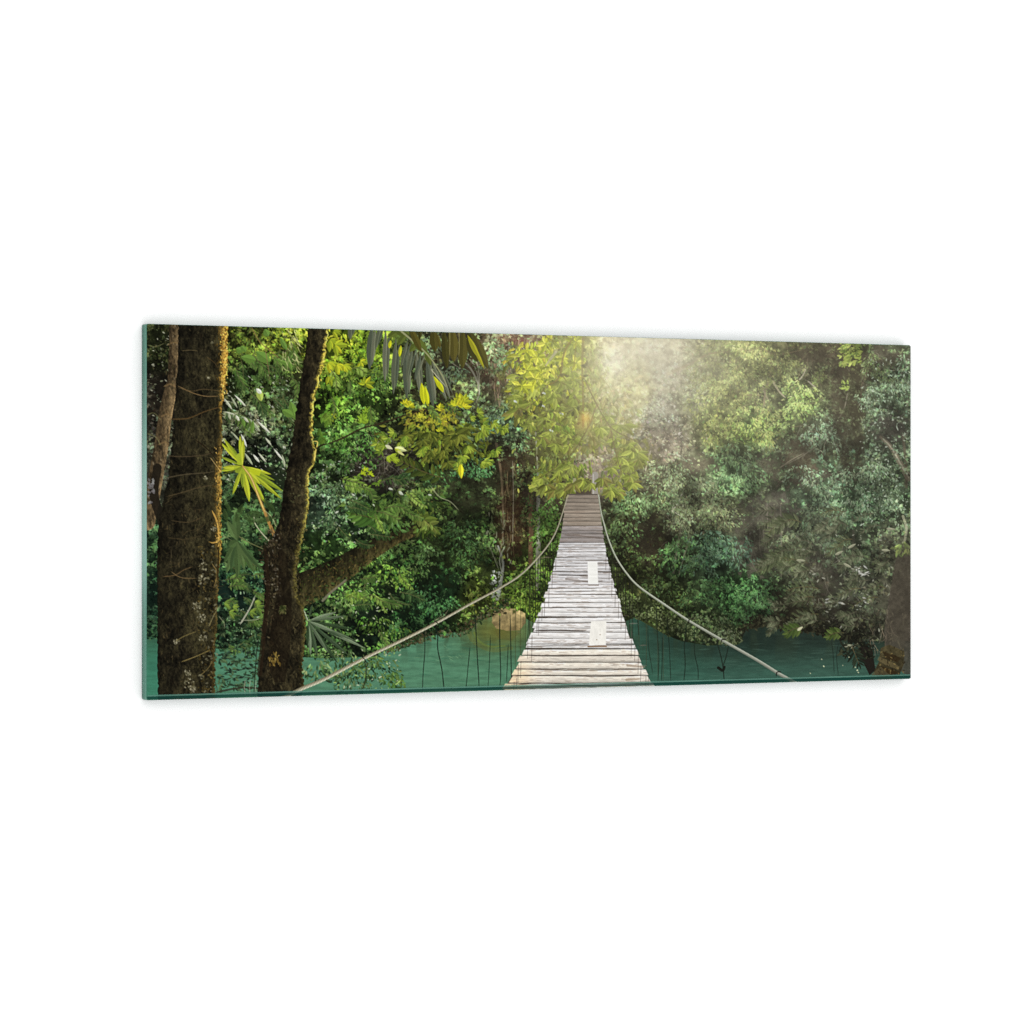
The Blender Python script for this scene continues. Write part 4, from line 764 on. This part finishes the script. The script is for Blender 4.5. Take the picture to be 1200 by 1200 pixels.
# the two loose boards
fill([(689.5,658.5),(701,658.5),(702,685),(690,685)], lambda ys, xs: C(248,247,248)*(.95+.06*GR[ys, xs][..., None])); stroke([(690.5,685.8),(702,685.8)], 1.3, 1.3, (120,104,92), .9, sp=False)
fill([(693.5,728.5),(711.5,728),(711,756.5),(691,757)], lambda ys, xs: C(250,247,245)*(.95+.05*BG[ys, xs][..., None])); stroke([(690,757.8),(711,757.6)], 2, 2, (140,112,88), .95, sp=False)
for x, y in [(704,744),(700,750)]: stamp_leaves([x], [y], 1.6, 1.2, 0, C(150,130,110)[None], .8)
# main ropes
def rope(p, w0, w1, lit, dark, a=1):
    def sh(side, T, sl):
        L = np.cumsum(np.ones(1))
        tw = .5+.5*np.sin((PX[sl]*1.0+PY[sl]*.9)*2.6+side*1.5)
        s = np.clip(.5-.6*side, 0, 1)[..., None]
        return (C(*dark)*(1-s)+C(*lit)*s)*(.86+.2*tw*np.clip(T*2-.2, 0, 1))[..., None]
    stroke(p, w0, w1, (255,255,255), a, sp=False, shade=sh)
rope(LR, 1.2, 4.4, (222,218,196), (128,120,98))
def flip(p): return p
rope(RR[::-1], 4.0, 1.3, (126,132,118), (208,212,196))
stroke([(664,584),(667,580)], 2, 2, (160,156,120), .8)
for x, y in [(810,727),(848,751),(913,789)]: stroke([(x-2, y+4), (x-1, y-1), (x+4, y-1)], 1.2, 1.4, (28,26,20), .9)
for x, y in [(425,772),(511,730),(428,776)]: stroke([(x-1, y-2), (x+3, y+2), (x+1, y+6)], 1.2, 1, (30,26,20), .8)
stroke([(428,776),(429,790),(425,810)], 1.2, 1, (40,36,26), .8); stroke([(508,728),(520,722),(526,714)], .8, .6, (160,150,120), .7); stroke([(500,736),(512,726),(520,718)], .7, .5, (150,145,120), .6)

# ---- sun glow of the printed picture
img[:] = np.clip(img, 0, 1)
def glow(x, y, rx, ry, col, a, p=2.0, mode='screen'):
    d = ((np.abs(PX-x)/rx)**2+(np.abs(PY-y)/ry)**2)**(p/2)
    g = (np.exp(-d)*a)[..., None]
    img[:] = img+(1-img)*g*C(*col)
glow(765, 396, 80, 52, (255,228,200), .34)
glow(820, 430, 170, 110, (226,218,206), .16)
glow(640, 410, 90, 50, (220,205,180), .12)
glow(752, 394, 40, 40, (255,236,190), .22)
glow(718, 424, 16, 20, (225,200,225), .34)
glow(725, 425, 60, 75, (225,205,165), .18)
glow(950, 470, 110, 130, (150,140,120), .10)
glow(985, 620, 60, 150, (120,112,104), .10)
glow(760, 440, 110, 90, (232,206,190), .22)
th = np.arctan2(PY-385, PX-735); rd = np.hypot(PX-735, PY-385)
tb = np.random.default_rng(77).random(64); kk = (th/math.pi)*34+20
bm = np.interp(np.clip(kk, 0, 63), np.arange(64), tb).astype(np.float32)
ray = (bm*np.exp(-rd/170)*sm(20, 90, rd)*sm(-.1, .3, th)*sm(2.2, 1.6, th)*.24)[..., None]
img[:] = img+(1-img)*ray*C(226,212,190)
glow(785, 450, 70, 75, (232,214,196), .10)
glow(700, 480, 60, 60, (220,205,150), .10)
glow(900, 440, 130, 90, (200,180,140), .08)
glow(687, 489, 7, 6, (255,130,20), .55); glow(684, 498, 10, 7, (240,120,60), .25)
glow(1060, 560, 150, 260, (120,108,96), .05)
img[:] = np.clip(img, 0, 1)
# overall tone, then the strong sharpening such prints have
l_ = img.mean(-1, keepdims=True); img[:] = l_+(img-l_)*1.0
img[:] = img*np.array((1.0, 1.0, .97), np.float32)
def blur(a, k=2):
    for _ in range(2):
        p = np.pad(a, ((k, k), (0, 0), (0, 0)), 'edge'); a = sum(p[i:i+a.shape[0]] for i in range(2*k+1))/(2*k+1)
        p = np.pad(a, ((0, 0), (k, k), (0, 0)), 'edge'); a = sum(p[:, i:i+a.shape[1]] for i in range(2*k+1))/(2*k+1)
    return a
img[:] = np.clip(img+.45*(img-blur(img)), 0, 1)
soft = blur(img, 3)
gm = (.6*np.exp(-((PX-755)/75)**2-((PY-420)/70)**2)+.1*sm(740, 860, PX)*sm(775, 740, PY))[..., None]
img[:] = img*(1-gm)+soft*gm
l_ = img.mean(-1, keepdims=True); ds = (.16*sm(720, 900, PX))[..., None]; img[:] = img*(1-ds)+l_*ds
# unsharp grain of a fine print
img += (rng.random(img.shape[:2])[..., None]-.5).astype(np.float32)*.03
img[:] = np.clip(img, 0, 1)
LIGHT = 1.45
INK = 0.775
# ---------------------------------------------------------------- the scene
import bpy
from mathutils import Vector, Matrix
sc = bpy.context.scene
COL = sc.collection
W, H, T = 1.0, 0.4, 0.0118          # the panel: 100 x 40 cm, with its stand-off
FRONT = -0.0004

# where each corner of the panel sits in the picture the paint above was laid out on
src = [(0, 0), (1, 0), (1, 1), (0, 1)]                       # u right, v down
dst = [(171.5, 379.3), (1069, 404.2), (1069, 795.8), (171.5, 820.7)]
A = []; B_ = []
for (u, v), (x, y) in zip(src, dst):
    A.append([u, v, 1, 0, 0, 0, -u*x, -v*x]); B_.append(x)
    A.append([0, 0, 0, u, v, 1, -u*y, -v*y]); B_.append(y)
h = np.linalg.solve(np.array(A, float), np.array(B_, float)); Hm = np.append(h, 1).reshape(3, 3)

def mat(name):
    m = bpy.data.materials.new(name); m.use_nodes = True; nt = m.node_tree; nt.nodes.clear()
    return m, nt, nt.nodes.new('ShaderNodeOutputMaterial')
def link_obj(name, me, parent=None):
    o = bpy.data.objects.new(name, me); COL.objects.link(o)
    if parent: o.parent = parent
    return o

# materials
m_print, nt, out = mat('printed_glass')
at_ = nt.nodes.new('ShaderNodeAttribute'); at_.attribute_name = 'ink'
pb = nt.nodes.new('ShaderNodeBsdfPrincipled'); pb.inputs['Roughness'].default_value = .04; pb.inputs['IOR'].default_value = 1.45
mul = nt.nodes.new('ShaderNodeVectorMath'); mul.operation = 'SCALE'; mul.inputs['Scale'].default_value = INK
nt.links.new(at_.outputs['Color'], mul.inputs[0]); nt.links.new(mul.outputs[0], pb.inputs['Base Color']); nt.links.new(pb.outputs[0], out.inputs[0])

m_edge, nt, out = mat('green_glass_edge')
pb = nt.nodes.new('ShaderNodeBsdfPrincipled'); pb.inputs['Roughness'].default_value = .12; pb.inputs['Specular IOR Level'].default_value = .08
tc = nt.nodes.new('ShaderNodeTexCoord'); mp = nt.nodes.new('ShaderNodeMapping'); mp.inputs['Scale'].default_value = (1, 240, 1.0)
nz = nt.nodes.new('ShaderNodeTexNoise'); nz.inputs['Scale'].default_value = 7; nz.inputs['Detail'].default_value = 6
mp2 = nt.nodes.new('ShaderNodeMapping'); mp2.inputs['Scale'].default_value = (1, 60, 30)
nz2 = nt.nodes.new('ShaderNodeTexNoise'); nz2.inputs['Scale'].default_value = 14; nz2.inputs['Detail'].default_value = 3
sp = nt.nodes.new('ShaderNodeSeparateXYZ')
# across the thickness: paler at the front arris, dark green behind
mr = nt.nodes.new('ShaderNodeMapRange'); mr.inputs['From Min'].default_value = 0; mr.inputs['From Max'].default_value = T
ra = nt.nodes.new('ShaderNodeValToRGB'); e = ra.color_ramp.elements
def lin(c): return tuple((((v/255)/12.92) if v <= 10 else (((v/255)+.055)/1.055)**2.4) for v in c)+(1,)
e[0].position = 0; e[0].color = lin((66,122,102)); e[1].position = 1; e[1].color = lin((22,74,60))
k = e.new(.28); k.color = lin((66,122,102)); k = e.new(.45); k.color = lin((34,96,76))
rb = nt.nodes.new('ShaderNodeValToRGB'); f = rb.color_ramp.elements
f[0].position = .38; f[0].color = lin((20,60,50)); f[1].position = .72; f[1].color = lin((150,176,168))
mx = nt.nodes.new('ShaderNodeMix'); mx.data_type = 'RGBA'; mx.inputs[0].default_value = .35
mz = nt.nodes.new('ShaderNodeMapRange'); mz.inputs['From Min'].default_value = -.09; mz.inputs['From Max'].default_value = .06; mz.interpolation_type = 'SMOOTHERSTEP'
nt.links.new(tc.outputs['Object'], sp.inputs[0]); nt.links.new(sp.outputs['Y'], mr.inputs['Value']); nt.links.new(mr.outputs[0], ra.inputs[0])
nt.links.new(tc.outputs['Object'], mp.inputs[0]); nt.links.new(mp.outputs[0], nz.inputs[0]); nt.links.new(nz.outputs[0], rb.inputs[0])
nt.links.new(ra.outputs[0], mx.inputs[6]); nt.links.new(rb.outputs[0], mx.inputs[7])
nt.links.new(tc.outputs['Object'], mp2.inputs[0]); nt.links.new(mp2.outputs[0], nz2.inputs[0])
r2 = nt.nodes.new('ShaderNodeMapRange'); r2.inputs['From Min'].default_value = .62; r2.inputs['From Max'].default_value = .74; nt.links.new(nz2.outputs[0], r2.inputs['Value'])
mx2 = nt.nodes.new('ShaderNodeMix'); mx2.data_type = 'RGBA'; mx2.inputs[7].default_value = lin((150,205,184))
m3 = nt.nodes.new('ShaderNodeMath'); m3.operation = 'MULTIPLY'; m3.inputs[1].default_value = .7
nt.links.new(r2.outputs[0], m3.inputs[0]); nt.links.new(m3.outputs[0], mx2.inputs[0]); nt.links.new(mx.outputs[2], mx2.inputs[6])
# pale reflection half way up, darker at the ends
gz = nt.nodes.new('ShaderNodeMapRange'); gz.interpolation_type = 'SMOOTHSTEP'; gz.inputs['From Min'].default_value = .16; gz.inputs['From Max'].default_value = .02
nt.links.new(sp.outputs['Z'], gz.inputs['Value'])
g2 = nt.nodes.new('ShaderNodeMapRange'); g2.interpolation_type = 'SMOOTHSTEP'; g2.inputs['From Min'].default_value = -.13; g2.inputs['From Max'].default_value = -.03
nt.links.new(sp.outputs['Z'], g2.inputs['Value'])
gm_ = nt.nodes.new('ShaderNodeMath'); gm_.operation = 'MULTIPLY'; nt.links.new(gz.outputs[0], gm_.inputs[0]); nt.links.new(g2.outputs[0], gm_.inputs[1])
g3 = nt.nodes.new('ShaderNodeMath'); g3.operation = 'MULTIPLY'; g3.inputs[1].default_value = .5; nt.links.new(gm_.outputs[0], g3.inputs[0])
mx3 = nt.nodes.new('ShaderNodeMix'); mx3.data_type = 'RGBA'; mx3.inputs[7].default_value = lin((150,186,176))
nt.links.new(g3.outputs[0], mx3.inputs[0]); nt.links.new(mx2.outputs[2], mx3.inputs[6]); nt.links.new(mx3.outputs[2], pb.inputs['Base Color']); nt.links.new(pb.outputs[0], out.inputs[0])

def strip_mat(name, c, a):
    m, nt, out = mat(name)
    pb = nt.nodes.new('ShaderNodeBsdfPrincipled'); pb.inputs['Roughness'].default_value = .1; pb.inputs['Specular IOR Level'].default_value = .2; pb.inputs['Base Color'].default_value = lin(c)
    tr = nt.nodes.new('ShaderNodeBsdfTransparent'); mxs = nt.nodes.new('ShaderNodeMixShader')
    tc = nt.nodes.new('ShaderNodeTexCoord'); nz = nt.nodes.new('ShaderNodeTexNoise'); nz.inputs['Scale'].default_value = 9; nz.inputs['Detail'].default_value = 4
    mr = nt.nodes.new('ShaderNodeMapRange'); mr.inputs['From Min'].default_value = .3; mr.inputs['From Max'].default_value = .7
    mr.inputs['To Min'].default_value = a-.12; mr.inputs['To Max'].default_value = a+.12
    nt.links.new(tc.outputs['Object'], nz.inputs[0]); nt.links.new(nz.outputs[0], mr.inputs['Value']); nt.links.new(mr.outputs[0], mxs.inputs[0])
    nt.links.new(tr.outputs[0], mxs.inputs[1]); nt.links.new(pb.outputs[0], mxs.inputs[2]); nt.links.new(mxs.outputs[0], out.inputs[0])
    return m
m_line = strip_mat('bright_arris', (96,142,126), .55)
m_bev = strip_mat('bevel_glass', (20,62,54), .7)

m_wall, nt, out = mat('white_wall')
pb = nt.nodes.new('ShaderNodeBsdfPrincipled'); pb.inputs['Roughness'].default_value = .9; pb.inputs['Specular IOR Level'].default_value = .1
tc = nt.nodes.new('ShaderNodeTexCoord'); nz = nt.nodes.new('ShaderNodeTexNoise'); nz.inputs['Scale'].default_value = 60
rw = nt.nodes.new('ShaderNodeValToRGB'); rw.color_ramp.elements[0].color = (.90, .90, .90, 1); rw.color_ramp.elements[1].color = (.93, .93, .93, 1)
nt.links.new(tc.outputs['Object'], nz.inputs[0]); nt.links.new(nz.outputs[0], rw.inputs[0]); nt.links.new(rw.outputs[0], pb.inputs['Base Color']); nt.links.new(pb.outputs[0], out.inputs[0])

# the thing
pic = bpy.data.objects.new('glass_picture', None); COL.objects.link(pic)
pic['label'] = 'wide frameless glass panel printed with a plank bridge over a green jungle river'
pic['category'] = 'glass picture'

def rounded(w, h, r, n=6):
    pts = []
    for cx, cy, a0 in [(w/2-r, h/2-r, 0), (-w/2+r, h/2-r, 90), (-w/2+r, -h/2+r, 180), (w/2-r, -h/2+r, 270)]:
        for i in range(n+1):
            a = math.radians(a0+90*i/n); pts.append((cx+r*math.cos(a), cy+r*math.sin(a)))
    return pts
# glass body with softened arrises
R = .0022
loops = [(rounded(W-.0008, H-.0008, R), 0), (rounded(W, H, R), .0005), (rounded(W, H, R), T-.0005), (rounded(W-.0008, H-.0008, R), T)]
vs = [(x, y, z) for pts, y in loops for x, z in pts]; n = len(loops[0][0]); fs = []
for k in range(3):
    for i in range(n):
        j = (i+1) % n; fs.append((k*n+i, k*n+j, (k+1)*n+j, (k+1)*n+i))
fs.append(tuple(range(n))[::-1]); fs.append(tuple(3*n+i for i in range(n)))
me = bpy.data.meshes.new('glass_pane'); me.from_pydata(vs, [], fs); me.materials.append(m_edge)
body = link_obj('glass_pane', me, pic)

# the print: one fine sheet carrying its inks as a colour attribute
NX, NY = 1500, 640
u = np.linspace(0, 1, NX); v = np.linspace(0, 1, NY)
U, V = np.meshgrid(u, v)
q = Hm@np.stack([U.ravel(), V.ravel(), np.ones(U.size)])
sx = (q[0]/q[2]-X0)*S; sy = (q[1]/q[2]-Y0)*S
ix = np.clip(sx.astype(int), 0, CW-2); iy = np.clip(sy.astype(int), 0, CH-2); tx = np.clip(sx-ix, 0, 1)[:, None]; ty = np.clip(sy-iy, 0, 1)[:, None]
ink = (img[iy, ix]*(1-tx)+img[iy, ix+1]*tx)*(1-ty)+(img[iy+1, ix]*(1-tx)+img[iy+1, ix+1]*tx)*ty
ink = np.where(ink <= .04045, ink/12.92, ((ink+.055)/1.055)**2.4)
wi, hi = W-.0006, H-.0006
co = np.stack([(U.ravel()-.5)*wi, np.full(U.size, FRONT), (.5-V.ravel())*hi], 1).astype(np.float32)
ii = np.arange((NX-1)*(NY-1)); r0 = ii//(NX-1); c0 = ii % (NX-1); a0 = r0*NX+c0
quads = np.stack([a0, a0+NX, a0+NX+1, a0+1], 1)
cx = np.abs(co[quads][:, :, 0].mean(1)); cz = np.abs(co[quads][:, :, 2].mean(1)); rr = .0022
cut = (cx > wi/2-rr) & (cz > hi/2-rr) & (np.hypot(cx-(wi/2-rr), cz-(hi/2-rr)) > rr)
quads = quads[~cut].astype(np.int32)
me = bpy.data.meshes.new('printed_picture')
me.vertices.add(len(co)); me.vertices.foreach_set('co', co.ravel())
me.loops.add(quads.size); me.loops.foreach_set('vertex_index', quads.ravel())
me.polygons.add(len(quads)); me.polygons.foreach_set('loop_start', np.arange(0, quads.size, 4, dtype=np.int32))
me.update(calc_edges=True)
ca = me.color_attributes.new('ink', 'FLOAT_COLOR', 'POINT')
ca.data.foreach_set('color', np.concatenate([ink, np.ones((len(ink), 1))], 1).astype(np.float32).ravel())
me.materials.append(m_print)
link_obj('printed_picture', me, pic)
# polished bottom bevel
def strip(name, z0, z1, y, m, inset):
    me = bpy.data.meshes.new(name)
    a = W/2-.0006
    me.from_pydata([(-a, y, z0), (a, y, z0), (a, y, z1), (-a, y, z1), (-a, y+.0003, z0), (a, y+.0003, z0), (a, y+.0003, z1), (-a, y+.0003, z1)], [],
                   [(0, 1, 2, 3), (0, 4, 5, 1), (3, 2, 6, 7), (0, 3, 7, 4), (1, 5, 6, 2)])
    me.materials.append(m); return link_obj(name, me, pic)
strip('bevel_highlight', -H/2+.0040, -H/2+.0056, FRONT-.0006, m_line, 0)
strip('polished_bevel', -H/2+.0008, -H/2+.0040, FRONT-.0006, m_bev, 0)

# the wall behind
me = bpy.data.meshes.new('wall'); me.from_pydata([(-9, 0, -6), (9, 0, -6), (9, 0, 6), (-9, 0, 6)], [], [(0, 1, 2, 3)]); me.materials.append(m_wall)
wl = link_obj('wall', me); wl.location = (0, T+.0012, 0); wl['kind'] = 'structure'
wl['label'] = 'plain bright white wall behind the glass picture'

# camera: 30 degrees to the left of the panel, level with its middle
f_px = 4295.0; d1 = f_px/441.4; x1 = -428.5/441.4
fwd = Vector((.5, math.sqrt(.75), 0)); rt = Vector((math.sqrt(.75), -.5, 0))
cam = bpy.data.cameras.new('camera'); co_ = bpy.data.objects.new('camera', cam); COL.objects.link(co_)
co_.location = Vector((-W/2, 0, 0)) - H*(x1*rt+d1*fwd)
co_.rotation_euler = (math.pi/2, 0, math.radians(-30))
cam.sensor_width = 36; cam.lens = 36*f_px/1200; cam.clip_end = 100
sc.camera = co_

# soft studio light: even white world, dark patch added to keep glass reflections low
w = bpy.data.worlds.new('World'); sc.world = w; w.use_nodes = True; nt = w.node_tree; nt.nodes.clear()
out = nt.nodes.new('ShaderNodeOutputWorld'); bg = nt.nodes.new('ShaderNodeBackground')
tc = nt.nodes.new('ShaderNodeTexCoord'); dp = nt.nodes.new('ShaderNodeVectorMath'); dp.operation = 'DOT_PRODUCT'
dv = Vector((.5, -.866, 0)).normalized(); dp.inputs[1].default_value = dv
cr = nt.nodes.new('ShaderNodeValToRGB'); cr.color_ramp.elements[0].position = .90; cr.color_ramp.elements[0].color = (1, 1, 1, 1)
cr.color_ramp.elements[1].position = .965; cr.color_ramp.elements[1].color = (.02, .02, .02, 1)
nt.links.new(tc.outputs['Generated'], dp.inputs[0]); nt.links.new(dp.outputs['Value'], cr.inputs[0]); nt.links.new(cr.outputs[0], bg.inputs[0])
bg.inputs[1].default_value = LIGHT; nt.links.new(bg.outputs[0], out.inputs[0])
sc.view_settings.view_transform = 'Standard'; sc.view_settings.look = 'None'; sc.view_settings.exposure = 0; sc.view_settings.gamma = 1
sc.render.engine = 'CYCLES'; sc.cycles.use_denoising = False
